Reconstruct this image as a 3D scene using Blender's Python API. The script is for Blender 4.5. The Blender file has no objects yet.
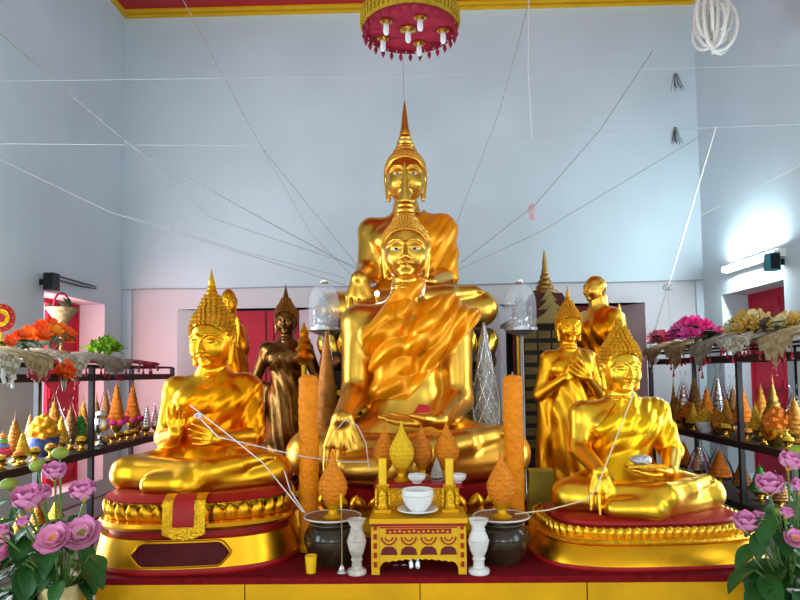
import bpy, math, random
import numpy as np
import openvdb as vdb
from mathutils import Vector, Matrix
random.seed(7); rng = np.random.default_rng(7)
R = math.radians
SC = bpy.context.scene
COL = SC.collection
# ------------------------------------------------------------------ camera
FPX = 640.0; SHIFT = 0.05
EYE = Vector((0, 0, 1.6))
cam_d = bpy.data.cameras.new('camera'); cam = bpy.data.objects.new('camera', cam_d); COL.objects.link(cam)
cam_d.sensor_width = 36; cam_d.lens = 36 * FPX / 800; cam_d.shift_y = SHIFT; cam_d.clip_start = .05
CM = Matrix.Translation(EYE) @ Matrix.Rotation(R(1.25), 4, 'Z') @ Matrix.Rotation(R(93.0), 4, 'X') @ Matrix.Rotation(R(-0.73), 4, 'Z')
cam.matrix_world = CM
SC.camera = cam
def at(px, py, Y):
    """world point at depth Y seen at a photograph pixel (used to survey the place)"""
    d = CM.to_3x3() @ Vector(((px - 400) / FPX, -(py - 300) / FPX + SHIFT * 800 / FPX, -1))
    t = (Y - EYE.y) / d.y
    return EYE + d * t
# ------------------------------------------------------------------ light
w = bpy.data.worlds.new('world'); SC.world = w; w.use_nodes = True
wb = w.node_tree.nodes['Background']; wb.inputs[0].default_value = (.62, .80, 1, 1); wb.inputs[1].default_value = 1.2
SC.view_settings.view_transform = 'Standard'; SC.view_settings.look = 'None'
SC.view_settings.gamma = 1; SC.view_settings.use_curve_mapping = False; SC.view_settings.exposure = 0.0
SC.cycles.max_bounces = 8; SC.cycles.diffuse_bounces = 4; SC.cycles.glossy_bounces = 4
SC.cycles.transparent_max_bounces = 12; SC.cycles.sample_clamp_indirect = 6
SC.cycles.caustics_reflective = False; SC.cycles.caustics_refractive = False
XL, XR, YB, YF = -3.23, 3.16, 7.0, -9.0; ZC = at(118, 16, YB).z     # room box
def area(name, loc, rot, sx, sy, power, col):
    l = bpy.data.lights.new(name, 'AREA'); l.shape = 'RECTANGLE'; l.size = sx; l.size_y = sy; l.energy = power; l.color = col
    o = bpy.data.objects.new(name, l); COL.objects.link(o); o.location = loc; o.rotation_euler = rot
    return o
HALL_WIN = [-6.5, -3.85, -1.2, 1.45, 4.1]                  # hall window centres, both side walls; last pair added to brighten the back
for yy in HALL_WIN:
    k, k2 = (165, 80) if yy > 3 else (46, 36)
    area('daylight_window', (XL + .01, yy, 1.6), (0, R(-90), 0), 1.95, 1.1, k, (.82, .93, 1))
    area('daylight_window', (XR - .01, yy, 1.6), (0, R(90), 0), 1.95, 1.1, k2, (.82, .93, 1))
area('daylight_doorway', (0, YF + .05, 1.9), (R(90), 0, 0), 3.4, 3.2, 190, (1, .97, .92))
area('daylight_open_shutter', (XL - .24, 5.80, 1.5), (R(90), 0, R(-58)), .5, 1.6, 25, (1, .34, .33))       # daylight past the open red leaf of the left window
# ------------------------------------------------------------------ helpers: objects
def tag(o, label=None, cat=None, group=None, kind=None):
    if label: o['label'] = label
    if cat: o['category'] = cat
    if group: o['group'] = group
    if kind: o['kind'] = kind
    return o
def thing(name, label, cat, loc=(0, 0, 0), rz=0, group=None, scale=1):
    o = bpy.data.objects.new(name, None); COL.objects.link(o); o.empty_display_size = .05
    o.location = loc; o.rotation_euler = (0, 0, rz); o.scale = (scale,) * 3
    return tag(o, label, cat, group)
def link(name, me, parent=None, loc=(0, 0, 0), rot=(0, 0, 0), scale=(1, 1, 1), mat=None):
    o = bpy.data.objects.new(name, me); COL.objects.link(o)
    o.location = loc; o.rotation_euler = rot; o.scale = scale
    if parent: o.parent = parent
    if mat:
        if me.materials and me.materials[0] is not mat:
            o.material_slots[0].link = 'OBJECT'; o.material_slots[0].material = mat
        elif not me.materials: me.materials.append(mat)
    return o
def copy_tree(o, parent=None):
    c = o.copy(); COL.objects.link(c); c.parent = parent
    for ch in o.children: copy_tree(ch, c)
    return c
def sec(a, e):
    c, q = math.cos(a), math.sin(a)
    if e == 2.0: return c, q
    return math.copysign(abs(c) ** (2 / e), c), math.copysign(abs(q) ** (2 / e), q)
class MB:
    """collects shapes of one part, then links them as one mesh"""
    def __init__(s): s.v = []; s.f = []
    def add(s, v, f):
        n = len(s.v); s.v += [tuple(p) for p in v]; s.f += [tuple(i + n for i in q) for q in f]; return s
    def box(s, c, d, rz=0, top=1.0):
        x, y, z = d[0] / 2, d[1] / 2, d[2] / 2; cs, sn = math.cos(rz), math.sin(rz); v = []
        for k, t in ((-1, 1), (1, top)):
            for a, b in ((-1, -1), (1, -1), (1, 1), (-1, 1)):
                px, py = a * x * t, b * y * t
                v.append((c[0] + px * cs - py * sn, c[1] + px * sn + py * cs, c[2] + k * z))
        return s.add(v, [(3, 2, 1, 0), (4, 5, 6, 7), (0, 1, 5, 4), (1, 2, 6, 5), (2, 3, 7, 6), (3, 0, 4, 7)])
    def quad(s, a, b, c, d): return s.add([a, b, c, d], [(0, 1, 2, 3)])
    def lathe(s, prof, n=24, c=(0, 0, 0), sx=1, sy=1, off=None, se=2.0, caps=True):
        """prof: (r,z). with off: radii are added to the ellipse half axes off=(ax,ay)"""
        v = []; f = []
        for r, z in prof:
            for i in range(n):
                a = 2 * math.pi * i / n
                rx, ry = (off[0] + r, off[1] + r) if off else (r * sx, r * sy)
                ca, sa = sec(a, se); v.append((c[0] + rx * ca, c[1] + ry * sa, c[2] + z))
        m = len(prof)
        for j in range(m - 1):
            for i in range(n):
                k = (i + 1) % n
                f.append((j * n + i, j * n + k, (j + 1) * n + k, (j + 1) * n + i))
        if caps: f.append(tuple(range(n - 1, -1, -1))); f.append(tuple((m - 1) * n + i for i in range(n)))
        return s.add(v, f)
    def tube(s, pts, r, n=6):
        pts = [Vector(p) for p in pts]; m = len(pts); rr = r if isinstance(r, (list, tuple)) else [r] * m
        v = []; f = []; up = None
        for i, p in enumerate(pts):
            t = (pts[min(i + 1, m - 1)] - pts[max(i - 1, 0)]).normalized()
            if up is None:
                up = Vector((0, 0, 1)) if abs(t.z) < .9 else Vector((1, 0, 0))
            u = (up - t * up.dot(t)).normalized(); w_ = t.cross(u); up = u
            for k in range(n):
                a = 2 * math.pi * k / n; v.append(p + (u * math.cos(a) + w_ * math.sin(a)) * rr[i])
        for i in range(m - 1):
            for k in range(n):
                l = (k + 1) % n; f.append((i * n + k, i * n + l, (i + 1) * n + l, (i + 1) * n + k))
        f.append(tuple(range(n - 1, -1, -1))); f.append(tuple((m - 1) * n + k for k in range(n)))
        return s.add(v, f)
    def ball(s, c, r, nu=12, nv=8):
        r = r if isinstance(r, (list, tuple)) else (r,) * 3
        prof = [(math.cos(-math.pi / 2 + math.pi * (j + .02) / (nv + .04)), math.sin(-math.pi / 2 + math.pi * (j + .02) / (nv + .04))) for j in range(nv + 1)]
        v = []; f = []
        for q, z in prof:
            for i in range(nu):
                a = 2 * math.pi * i / nu; v.append((c[0] + r[0] * q * math.cos(a), c[1] + r[1] * q * math.sin(a), c[2] + r[2] * z))
        for j in range(nv):
            for i in range(nu):
                k = (i + 1) % nu; f.append((j * nu + i, j * nu + k, (j + 1) * nu + k, (j + 1) * nu + i))
        return s.add(v, f)
    def prism(s, poly, y0, y1):
        """polygon in x,z extruded along y"""
        n = len(poly); v = [(x, y0, z) for x, z in poly] + [(x, y1, z) for x, z in poly]
        f = [tuple(range(n)), tuple(range(2 * n - 1, n - 1, -1))] + [(i, n + i, n + (i + 1) % n, (i + 1) % n) for i in range(n)]
        return s.add(v, f)
    def mesh(s, name, mat=None, smooth=True, angle=38):
        me = bpy.data.meshes.new(name); me.from_pydata(s.v, [], s.f); me.validate()
        if smooth:
            me.shade_smooth(); me.set_sharp_from_angle(angle=R(angle))
        if mat: me.materials.append(mat)
        return me
    def build(s, name, mat, parent=None, smooth=True, loc=(0, 0, 0), angle=38):
        return link(name, s.mesh(name, mat, smooth, angle), parent, loc)
    def moved(s, M):
        s.v = [tuple(M @ Vector(p)) for p in s.v]; return s
# ------------------------------------------------------------------ helpers: materials
MATS = {}
def mat(name, col, rough=.5, metal=0, bump=0, bscale=40, var=.08, vscale=6, trans=0, emit=None, estr=0, alpha=1, sheen=0, coat=0, spec=.3, bdetail=3, stretch=None):
    if name in MATS: return MATS[name]
    m = bpy.data.materials.new(name); m.use_nodes = True; nt = m.node_tree; N = nt.nodes; L = nt.links
    b = N['Principled BSDF']
    b.inputs['Roughness'].default_value = rough; b.inputs['Metallic'].default_value = metal
    b.inputs['Specular IOR Level'].default_value = spec
    b.inputs['Transmission Weight'].default_value = trans; b.inputs['Alpha'].default_value = alpha
    b.inputs['Coat Weight'].default_value = coat; b.inputs['Coat Roughness'].default_value = .08
    b.inputs['Sheen Weight'].default_value = sheen
    tc = N.new('ShaderNodeTexCoord'); src = tc.outputs['Object']
    if stretch:
        mp = N.new('ShaderNodeMapping'); mp.inputs['Scale'].default_value = stretch; L.new(src, mp.inputs[0]); src = mp.outputs[0]
    no = N.new('ShaderNodeTexNoise'); no.inputs['Scale'].default_value = vscale; no.inputs['Detail'].default_value = 4
    L.new(src, no.inputs['Vector'])
    cr = N.new('ShaderNodeValToRGB'); c = col
    cr.color_ramp.elements[0].position = .3; cr.color_ramp.elements[1].position = .7
    cr.color_ramp.elements[0].color = (c[0] * (1 - var), c[1] * (1 - var), c[2] * (1 - var), 1)
    cr.color_ramp.elements[1].color = (min(1, c[0] * (1 + var)), min(1, c[1] * (1 + var)), min(1, c[2] * (1 + var)), 1)
    L.new(no.outputs[0], cr.inputs[0]); L.new(cr.outputs[0], b.inputs['Base Color'])
    if bump:
        n2 = N.new('ShaderNodeTexNoise'); n2.inputs['Scale'].default_value = bscale; n2.inputs['Detail'].default_value = bdetail
        L.new(src, n2.inputs['Vector'])
        bp = N.new('ShaderNodeBump'); bp.inputs['Strength'].default_value = bump; bp.inputs['Distance'].default_value = .02
        L.new(n2.outputs[0], bp.inputs['Height']); L.new(bp.outputs[0], b.inputs['Normal'])
    if emit:
        b.inputs['Emission Color'].default_value = (*emit, 1); b.inputs['Emission Strength'].default_value = estr
    MATS[name] = m; return m
def weave(name, ca, cb, scale, rough=.8):
    """woven palm leaf: checker of two tones with relief"""
    m = bpy.data.materials.new(name); m.use_nodes = True; nt = m.node_tree; N = nt.nodes; L = nt.links
    b = N['Principled BSDF']; b.inputs['Roughness'].default_value = rough
    tc = N.new('ShaderNodeTexCoord'); mp = N.new('ShaderNodeMapping'); mp.inputs['Rotation'].default_value = (.2, .1, .78)
    L.new(tc.outputs['Object'], mp.inputs[0])
    ch = N.new('ShaderNodeTexChecker'); ch.inputs['Scale'].default_value = scale
    ch.inputs[1].default_value = (*ca, 1); ch.inputs[2].default_value = (*cb, 1); L.new(mp.outputs[0], ch.inputs[0])
    no = N.new('ShaderNodeTexNoise'); no.inputs['Scale'].default_value = 9
    mx = N.new('ShaderNodeMixRGB'); mx.blend_type = 'MULTIPLY'; mx.inputs[0].default_value = .5
    L.new(ch.outputs[0], mx.inputs[1]); L.new(no.outputs[0], mx.inputs[2]); L.new(mx.outputs[0], b.inputs['Base Color'])
    bp = N.new('ShaderNodeBump'); bp.inputs['Strength'].default_value = .5; bp.inputs['Distance'].default_value = .01
    L.new(ch.outputs[1], bp.inputs['Height']); L.new(bp.outputs[0], b.inputs['Normal'])
    MATS[name] = m; return m
GOLD = mat('gold_leaf', (.80, .365, .014), .33, 1, .04, 30, .10, 5)
GOLD_PALE = mat('gold_pale', (.78, .42, .055), .32, 1, .05, 25, .12, 5)
GOLD_BRIGHT = mat('gold_bright', (.88, .495, .035), .32, 1, .04, 30, .08, 5)
GOLD_ROBE = mat('gold_robe', (.80, .27, .004), .32, 1, .08, 25, .12, 6)
GOLD_ROBE_Y = mat('gold_robe_yellow', (.92, .47, .012), .32, 1, .08, 25, .10, 6)
GOLD_RELIEF = mat('gold_relief', (.80, .44, .02), .34, 1, .5, 90, .2, 40)
GOLD_PAINT = mat('gold_paint', (.72, .37, .004), .42, .45, .05, 20, .12, 4)
YEL_PAINT = mat('yellow_paint', (.72, .40, .004), .45, 0, .03, 20, .08, 4)
BRONZE = mat('dark_bronze', (.20, .10, .028), .28, 1, .2, 30, .3, 8)
SATIN = mat('orange_satin', (.93, .31, .002), .36, .45, .2, 14, .12, 5)
SATIN_Y = mat('yellow_satin', (.95, .52, .01), .36, .35, .12, 9, .12, 5, sheen=.2)
REDCLOTH = mat('red_lacquer', (.36, .006, .008), .45, 0, .05, 40, .2, 8, spec=.3)
REDCARPET = mat('red_carpet', (.20, .006, .010), .95, 0, .4, 200, .25, 30, spec=.1)
RED_PAINT = mat('red_shutter_paint', (.52, .010, .040), .5, 0, .03, 20, .08, 3, spec=.25)
RED_CEIL = mat('red_ceiling_paint', (.40, .012, .014), .5, 0, .03, 10, .12, 2)
BLACK = mat('black_metal', (.012, .012, .014), .4, .2, .05, 60)
BLACKWOOD = mat('black_lacquer', (.018, .010, .008), .5, 0, .1, 30, .3, 10, spec=.2)
WHITE = mat('white_ceramic', (.80, .79, .77), .18, 0, 0, 30, .03, 5, coat=.5)
MARBLE = mat('white_marble', (.72, .70, .66), .3, 0, .03, 30, .12, 9)
def clear(name, fac, rough):
    """thin clear film or glass: mostly see-through with a sharp sheen"""
    m = bpy.data.materials.new(name); m.use_nodes = True; N = m.node_tree.nodes; L = m.node_tree.links; N.remove(N['Principled BSDF'])
    t = N.new('ShaderNodeBsdfTransparent'); g = N.new('ShaderNodeBsdfGlossy'); g.inputs['Roughness'].default_value = rough
    lw = N.new('ShaderNodeLayerWeight'); lw.inputs[0].default_value = fac; no = N.new('ShaderNodeTexNoise'); no.inputs['Scale'].default_value = 18
    bp = N.new('ShaderNodeBump'); bp.inputs['Strength'].default_value = .25; bp.inputs['Distance'].default_value = .01; L.new(no.outputs[0], bp.inputs['Height']); L.new(bp.outputs[0], g.inputs['Normal'])
    mx = N.new('ShaderNodeMixShader'); L.new(lw.outputs[0], mx.inputs[0]); L.new(t.outputs[0], mx.inputs[1]); L.new(g.outputs[0], mx.inputs[2]); L.new(mx.outputs[0], N['Material Output'].inputs[0])
    MATS[name] = m; return m
PLASTIC = clear('clear_wrap', .12, .12); DOME_GLASS = mat('dome_glass', (.85, .92, .97), .03, 0, 0, 10, .01, 3, alpha=.2, spec=.6)
CRYSTAL = mat('crystal', (.62, .66, .70), .12, .5, .1, 60, .2, 20, alpha=.6)
SILVER = mat('silver', (.72, .72, .74), .25, 1, .3, 60, .2, 20)
ORANGE_WAX = mat('orange_wax', (.90, .25, .002), .45, 0, .6, 45, .14, 14, spec=.2)
YEL_WAX = mat('yellow_wax', (.90, .52, .01), .35, 0, .05, 30, .05, 8)
THREAD = mat('white_thread', (.82, .79, .74), .8, 0, .3, 200, .1, 60)
THREAD_OLD = mat('aged_thread', (.36, .34, .34), .9, 0, .3, 200, .2, 40)
# ------------------------------------------------------------------ SDF modelling (statues)
def P(a): return np.asarray(a, np.float32)
def cone(a, b, r1, r2, k=.03): return ('c', tuple(a), tuple(b), r1, r2, k)
def ell(c, r, k=.03, rot=None): return ('e', tuple(c), tuple(r) if hasattr(r, '__len__') else (r,) * 3, rot, 0, k)
def cut(p): return ('-',) + p
def chain(pts, rs, k=.02): return [cone(pts[i], pts[i + 1], rs[i], rs[i + 1], k) for i in range(len(pts) - 1)]
def _bb(p):
    if p[0] == '-': p = p[1:]
    if p[0] == 'c':
        r = max(p[3], p[4]); a, b = np.array(p[1]), np.array(p[2]); return np.minimum(a, b) - r, np.maximum(a, b) + r
    c = np.array(p[1]); r = np.array(p[2]) if p[3] is None else np.full(3, max(p[2])); return c - r, c + r
def _dist(p, X, Y, Z):
    if p[0] == 'c':
        a, b = p[1], p[2]; ba = [b[i] - a[i] for i in range(3)]; L2 = sum(q * q for q in ba) + 1e-12
        t = np.clip(((X - a[0]) * ba[0] + (Y - a[1]) * ba[1] + (Z - a[2]) * ba[2]) / L2, 0, 1)
        return np.sqrt((X - a[0] - t * ba[0]) ** 2 + (Y - a[1] - t * ba[1]) ** 2 + (Z - a[2] - t * ba[2]) ** 2) - (p[3] + (p[4] - p[3]) * t)
    c, r = p[1], p[2]; x, y, z = X - c[0], Y - c[1], Z - c[2]
    if p[3] is not None:
        M = p[3]
        x, y, z = M[0][0] * x + M[1][0] * y + M[2][0] * z, M[0][1] * x + M[1][1] * y + M[2][1] * z, M[0][2] * x + M[1][2] * y + M[2][2] * z
    k0 = np.sqrt((x / r[0]) ** 2 + (y / r[1]) ** 2 + (z / r[2]) ** 2)
    k1 = np.sqrt((x / r[0] ** 2) ** 2 + (y / r[1] ** 2) ** 2 + (z / r[2] ** 2) ** 2) + 1e-9
    return k0 * (k0 - 1) / k1
def field(prims, h, infl=0.0):
    los, his = zip(*[_bb(p) for p in prims if p[0] != '-'])
    m = .02 + 3 * h + infl
    lo = np.min(los, 0) - m; hi = np.max(his, 0) + m
    n = np.ceil((hi - lo) / h).astype(int) + 1
    ax = [(lo[i] + h * np.arange(n[i])).astype(np.float32) for i in range(3)]
    d = np.full(n, .2, np.float32)
    for p in prims:
        neg = p[0] == '-'; q = p[1:] if neg else p; k = q[5]
        b0, b1 = _bb(p); mg = k + .03 + 2 * h + infl
        sl = []
        for i in range(3):
            i0 = max(0, int((b0[i] - mg - lo[i]) / h)); i1 = min(n[i], int((b1[i] + mg - lo[i]) / h) + 2); sl.append(slice(i0, i1))
        sl = tuple(sl)
        v = _dist(q, ax[0][sl[0]][:, None, None], ax[1][sl[1]][None, :, None], ax[2][sl[2]][None, None, :])
        c = d[sl]
        if neg:
            t = np.clip(.5 - .5 * (c + v) / k, 0, 1); d[sl] = c * (1 - t) + (-v) * t + k * t * (1 - t)
        else:
            t = np.clip(.5 + .5 * (c - v) / k, 0, 1); d[sl] = c * (1 - t) + v * t - k * t * (1 - t)
    return d, ax, lo, h
def polys(F, iso=0.0):
    d, ax, lo, h = F
    d = np.pad(d, 1, constant_values=.2)
    g = vdb.FloatGrid(background=.2); g.copyFromArray(d.astype(np.float32))
    pts, tri, quad = g.convertToPolygons(isovalue=iso, adaptivity=0.0)
    return (pts - 1) * h + lo, tri, quad
def poly_mesh(name, sets, mat_, M=None):
    """sets: list of (points, tris, quads) joined as one mesh"""
    V = []; T = []; Q = []; n = 0
    for p, t, q in sets:
        V.append(p); T.append(t.astype(np.int64) + n); Q.append(q.astype(np.int64) + n); n += len(p)
    V = np.concatenate(V); T = np.concatenate(T); Q = np.concatenate(Q)
    T = T[:, ::-1]; Q = Q[:, ::-1]
    if M is not None:
        A = np.array(M); V = V @ A[:3, :3].T + A[:3, 3]
    me = bpy.data.meshes.new(name)
    me.vertices.add(len(V)); me.vertices.foreach_set('co', V.astype(np.float32).ravel())
    nl = T.size + Q.size; me.loops.add(nl); me.loops.foreach_set('vertex_index', np.concatenate([T.ravel(), Q.ravel()]).astype(np.int32))
    me.polygons.add(len(T) + len(Q))
    me.polygons.foreach_set('loop_start', np.concatenate([np.arange(len(T)) * 3, T.size + np.arange(len(Q)) * 4]).astype(np.int32))
    me.update(calc_edges=True); me.validate(); me.shade_smooth()
    if mat_: me.materials.append(mat_)
    return me
def xf(sets, M):
    A = np.array(M); return [(p @ A[:3, :3].T + A[:3, 3], t, q) for p, t, q in sets]
def mir(ps):
    out = []
    for p in ps:
        neg = p[0] == '-'; q = p[1:] if neg else p
        if q[0] == 'c': r = ('c', (-q[1][0],) + q[1][1:], (-q[2][0],) + q[2][1:]) + q[3:]
        else: r = ('e', (-q[1][0],) + q[1][1:]) + q[2:]
        out += [p, (('-',) + r) if neg else r]
    return out
def head_prims(bald=False):
    p = [ell((0, .06, .12), (.47, .55, .55), .1), ell((0, -.05, -.1), (.45, .46, .53), .1), ell((0, -.36, -.51), (.13, .11, .1), .1)]
    p += mir([ell((.21, -.28, -.16), (.18, .17, .2), .12)])
    p += [cone((0, -.49, .1), (0, -.625, -.19), .035, .058, .035), ell((0, -.60, -.2), (.06, .07, .05), .03)]
    p += mir([ell((.07, -.55, -.215), (.045, .06, .04), .03)])
    br = [(.035, -.52, .10), (.12, -.525, .165), (.24, -.475, .175), (.34, -.385, .12), (.41, -.27, .03)]
    p += mir(chain(br, [.026, .031, .031, .027, .016], .016))
    p += mir([ell((.19, -.425, .015), (.125, .085, .062), .025)])
    p += [cut(q) for q in mir([cone((.07, -.51, -.02), (.20, -.515, -.04), .014, .02, .012), cone((.20, -.515, -.04), (.32, -.44, .0), .02, .012, .012)])]
    p += mir([cone((.15, -.455, -.325), (.045, -.525, -.315), .012, .03, .02), cone((.12, -.46, -.375), (.0, -.515, -.39), .014, .036, .02)])
    p += [cut(q) for q in mir([cone((.18, -.46, -.33), (.0, -.56, -.352), .011, .014, .012)])]
    p += mir([ell((.495, .07, .07), (.05, .13, .18), .03), cone((.475, .05, -.02), (.425, .02, -.36 if bald else -.52), .065, .06, .03),
              cut(ell((.53, .03, .04), (.03, .07, .11), .02))])
    p += [cone((0, .08, -.35), (0, .10, -1.15), .27, .33, .06), ell((0, .06, -.74), (.315, .31, .03), .04), ell((0, .06, -.86), (.33, .325, .03), .04)]
    return p
HEAD = None; HEAD_BALD = None
def head_sets(bald):
    global HEAD, HEAD_BALD
    if bald:
        if HEAD_BALD is None: HEAD_BALD = [polys(field(head_prims(True), .024))]
        return HEAD_BALD
    if HEAD is None: HEAD = [polys(field(head_prims(False), .02))]
    return HEAD
ICO = None
def ico():
    global ICO
    if ICO is None:
        m = MB().ball((0, 0, 0), 1, 6, 4); ICO = (np.array(m.v), m.f)
    return ICO
def interp(prof, z):
    for (z0, r0), (z1, r1) in zip(prof, prof[1:]):
        if z <= z1: return r0 + (r1 - r0) * (z - z0) / (z1 - z0)
    return prof[-1][1]
def add_hair(root, M, mats, prof, step, curl, fin_prof, cap_mat, band=False):
    """bell of snail curls + flame finial, head units, M head->thing"""
    cy, ys = .07, 1.13
    hl = lambda y: .43 - .78 * (y + .45)                      # hairline height along the head
    cap = MB(); n = 40
    zs = np.linspace(-.45, prof[-1][0], 30); v = []; f = []
    for z in zs:
        r = interp(prof, z) - curl * .25
        for i in range(n):
            a = 2 * math.pi * i / n; x, y = r * math.cos(a), cy + r * ys * math.sin(a)
            zz = max(z, hl(y)) if z < hl(y) else z
            if zz > z:
                rr = interp(prof, zz) - curl * .25; x, y = rr * math.cos(a), cy + rr * ys * math.sin(a)
            v.append((x, y, zz))
    for j in range(len(zs) - 1):
        for i in range(n):
            k = (i + 1) % n; f.append((j * n + i, j * n + k, (j + 1) * n + k, (j + 1) * n + i))
    cap.add(v, f); cap.moved(M)
    hair = cap.build('hair', cap_mat, root)
    bv, bf = ico(); cm = MB(); z = -.4; row = 0; sc = M.to_scale()[0]
    while z < prof[-1][0] - curl * .3:
        r = interp(prof, z); m = max(4, int(2 * math.pi * r * 1.06 / step))
        for i in range(m):
            a = 2 * math.pi * (i + .5 * (row % 2)) / m; x, y = r * math.cos(a), cy + r * ys * math.sin(a)
            if z < hl(y) - .01: continue
            c = np.array((x, y, z)); cm.add(bv * np.array((curl, curl, curl)) + c, bf)
        dr = interp(prof, z + .02) - r
        z += step * .86 / math.sqrt(1 + (dr / .02) ** 2) if dr < 0 else step * .86
        row += 1
    cm.moved(M); o = cm.build('hair_curls', mats[0], hair); o['kind'] = 'stuff'
    if band:
        pts = []
        for i in range(41):
            a = 2 * math.pi * i / 40; z = .3
            for _ in range(6):
                r = interp(prof, z) ; y = cy + r * ys * math.sin(a); z = hl(y) - .01
            pts.append((r * math.cos(a), cy + r * ys * math.sin(a), z))
        MB().tube(pts, .022, 6).moved(M).build('hair_band', mats[1], root)
    fm = MB().lathe(fin_prof, 14, (0, cy, 0)).moved(M); fm.build('flame_finial', mats[1], root)
def eye_parts(root, M, on):
    if not on: return
    wm = mat('eye_white', (.8, .78, .7), .2); dm = mat('eye_black', (.01, .008, .006), .15)
    for s in (-1, 1):
        e = MB().ball((s * .195, -.497, -.03), (.085, .03, .028), 12, 8).moved(M).build('eye', wm, root)
        MB().ball((s * .19, -.522, -.028), (.034, .012, .026), 10, 6).moved(M).build('pupil', dm, e)
def hand(wrist, d, n, L, side, curl=(20, 20, 20, 20), thumb=(.5, .6), bend=(1, 1, 1), spread=9, r=.064):
    """wrist, finger direction d, back-of-hand normal n, hand length L, side=+1/-1 gives the thumb side"""
    W = Vector(wrist); d = Vector(d).normalized(); n = Vector(n); n = (n - d * n.dot(d)).normalized(); s = d.cross(n) * side
    ps = []; rr = r * L
    for i in range(4):
        kx = (1.5 - i)
        base = W + s * kx * .06 * L; kn = W + d * .47 * L * (1 - .04 * abs(kx - .3)) + s * kx * .168 * L
        ps.append(cone(base, kn, rr * 1.35, rr * 1.2, .03 * L * 2))
        fd = (d + s * math.tan(R(spread)) * kx * .5).normalized(); ln = (.21, .24, .22, .17)[i] * L; p0 = kn; ang = 0
        rad = [rr, rr * .93, rr * .84, rr * .66]
        for j in range(3):
            ang += curl[i] * bend[j]
            q = (fd * math.cos(R(ang)) - n * math.sin(R(ang))).normalized(); p1 = p0 + q * ln * (1, .78, .66)[j]
            ps.append(cone(p0, p1, rad[j], rad[j + 1], .006 * L)); p0 = p1
    t0 = W + d * .12 * L + s * .14 * L; t1 = t0 + (d * .8 + s * .9 * thumb[0] - n * .35).normalized() * .25 * L
    t2 = t1 + (d * 1 + s * .2 * thumb[0] - n * thumb[1]).normalized() * .22 * L
    ps += [cone(W + d * .05 * L + s * .05 * L, t1, rr * 1.5, rr * 1.15, .03 * L), cone(t1, t2, rr * 1.1, rr * .7, .012 * L)]
    return ps
def seated(name, label, loc, S, skin, robe, hairm, finm, head_w, chin_z, sw, sz, pose, prof, step, curl, fin, yaw=0, tilt=0,
           eyes=False, robe_region=None, robe_t=.012, fold=.004, rz=0, hair_band=False, h=.0058, robe_arm=True, hair_cap=None, head_x=0, robe_label=None):
    root = thing(name, label, 'statue', loc, rz)
    TY = .07
    tor = [ell((0, .12, .13), (.235, .18, .15), .05), ell((0, .06 + TY, .30), (.165, .125, .20), .08), ell((0, .07 + TY, sz - .16), (.205, .13, .17), .08),
           cone((-sw + .085, .08 + TY, sz - .08), (sw - .085, .08 + TY, sz - .08), .08, .08, .06),
           cone((0, .09 + TY, sz - .05), (0, .07 + TY, chin_z - .02), .085, head_w * .33, .05)]
    tor += mir([ell((.095, -.02 + TY, sz - .15), (.10, .055, .075), .05)])
    legs = []
    legs += mir([cone((.12, .10, .12), (.40, -.10, .095), .135, .092, .04)])
    legs += [cone((.40, -.10, .085), (-.02, -.33, .065), .088, .075, .04), cone((-.02, -.33, .065), (-.22, -.31, .065), .072, .055, .03)]       # left shin, underneath
    legs += [cone((-.40, -.10, .098), (.06, -.315, .125), .09, .070, .04), cone((.06, -.315, .125), (.22, -.25, .15), .066, .055, .03)]      # right shin on top
    legs += [ell((0, -.06, .055), (.38, .26, .055), .05)]
    # foot lying on the thigh, sole up
    legs += [cone((.19, -.26, .15), (.36, -.16, .175), .048, .04, .02)]
    legs += [cone((.355 + .012 * i, -.19 + .027 * i, .18), (.40 + .010 * i, -.185 + .028 * i, .177), .016, .012, .006) for i in range(5)]
    arms = {}
    for s, key in ((-1, 'r'), (1, 'l')):
        sh = (s * (sw - .078), .085 + TY, sz - .085); e, wr = pose[key + 'e'], pose[key + 'w']
        arms[key] = [cone(sh, e, .079, .060, .035), cone(e, wr, .060, .040, .03)]
    hands = hand(pose['rw'], **pose['rh']) + hand(pose['lw'], **pose['lh'])
    allp = tor + legs + arms['r'] + arms['l'] + hands
    M = Matrix.Translation((head_x, .02 + TY, chin_z + .60 * head_w)) @ Matrix.Rotation(R(yaw), 4, 'Z') @ Matrix.Rotation(R(tilt), 4, 'X') @ Matrix.Scale(head_w, 4)
    sets = [polys(field(allp, h))] + xf(head_sets(False), M)
    SM = Matrix.Scale(S, 4)
    link('body', poly_mesh('body', sets, skin, SM), root)
    rp = tor + ([arms['l'][0]] if robe_arm else [])
    F = field(rp, h, .05); d, ax, lo, hh = F
    X, Y, Z = ax[0][:, None, None], ax[1][None, :, None], ax[2][None, None, :]
    reg = robe_region(X, Y, Z)
    wob = np.sin((Z * .75 - X * .8) * 52 + 3 * np.sin(X * 9 + Z * 5)) * fold + np.sin((Z * .5 - X) * 31 + 2 * np.sin(Z * 11)) * fold * .8 + np.abs(np.sin((Z - X * .9) * 38 + 2.5 * np.sin(X * 13))) * fold
    d2 = np.maximum(d - robe_t - wob * np.clip((Z - .2) * 6, .3, 1), reg)
    o = link('robe', poly_mesh('robe', [polys((d2, ax, lo, hh))], robe, SM), root)
    if robe_label: o['label'] = robe_label
    HM = SM @ M
    add_hair(root, HM, (hairm, finm), prof, step, curl, fin, hair_cap or hairm, hair_band); eye_parts(root, HM, eyes)
    return root, HM
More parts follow.
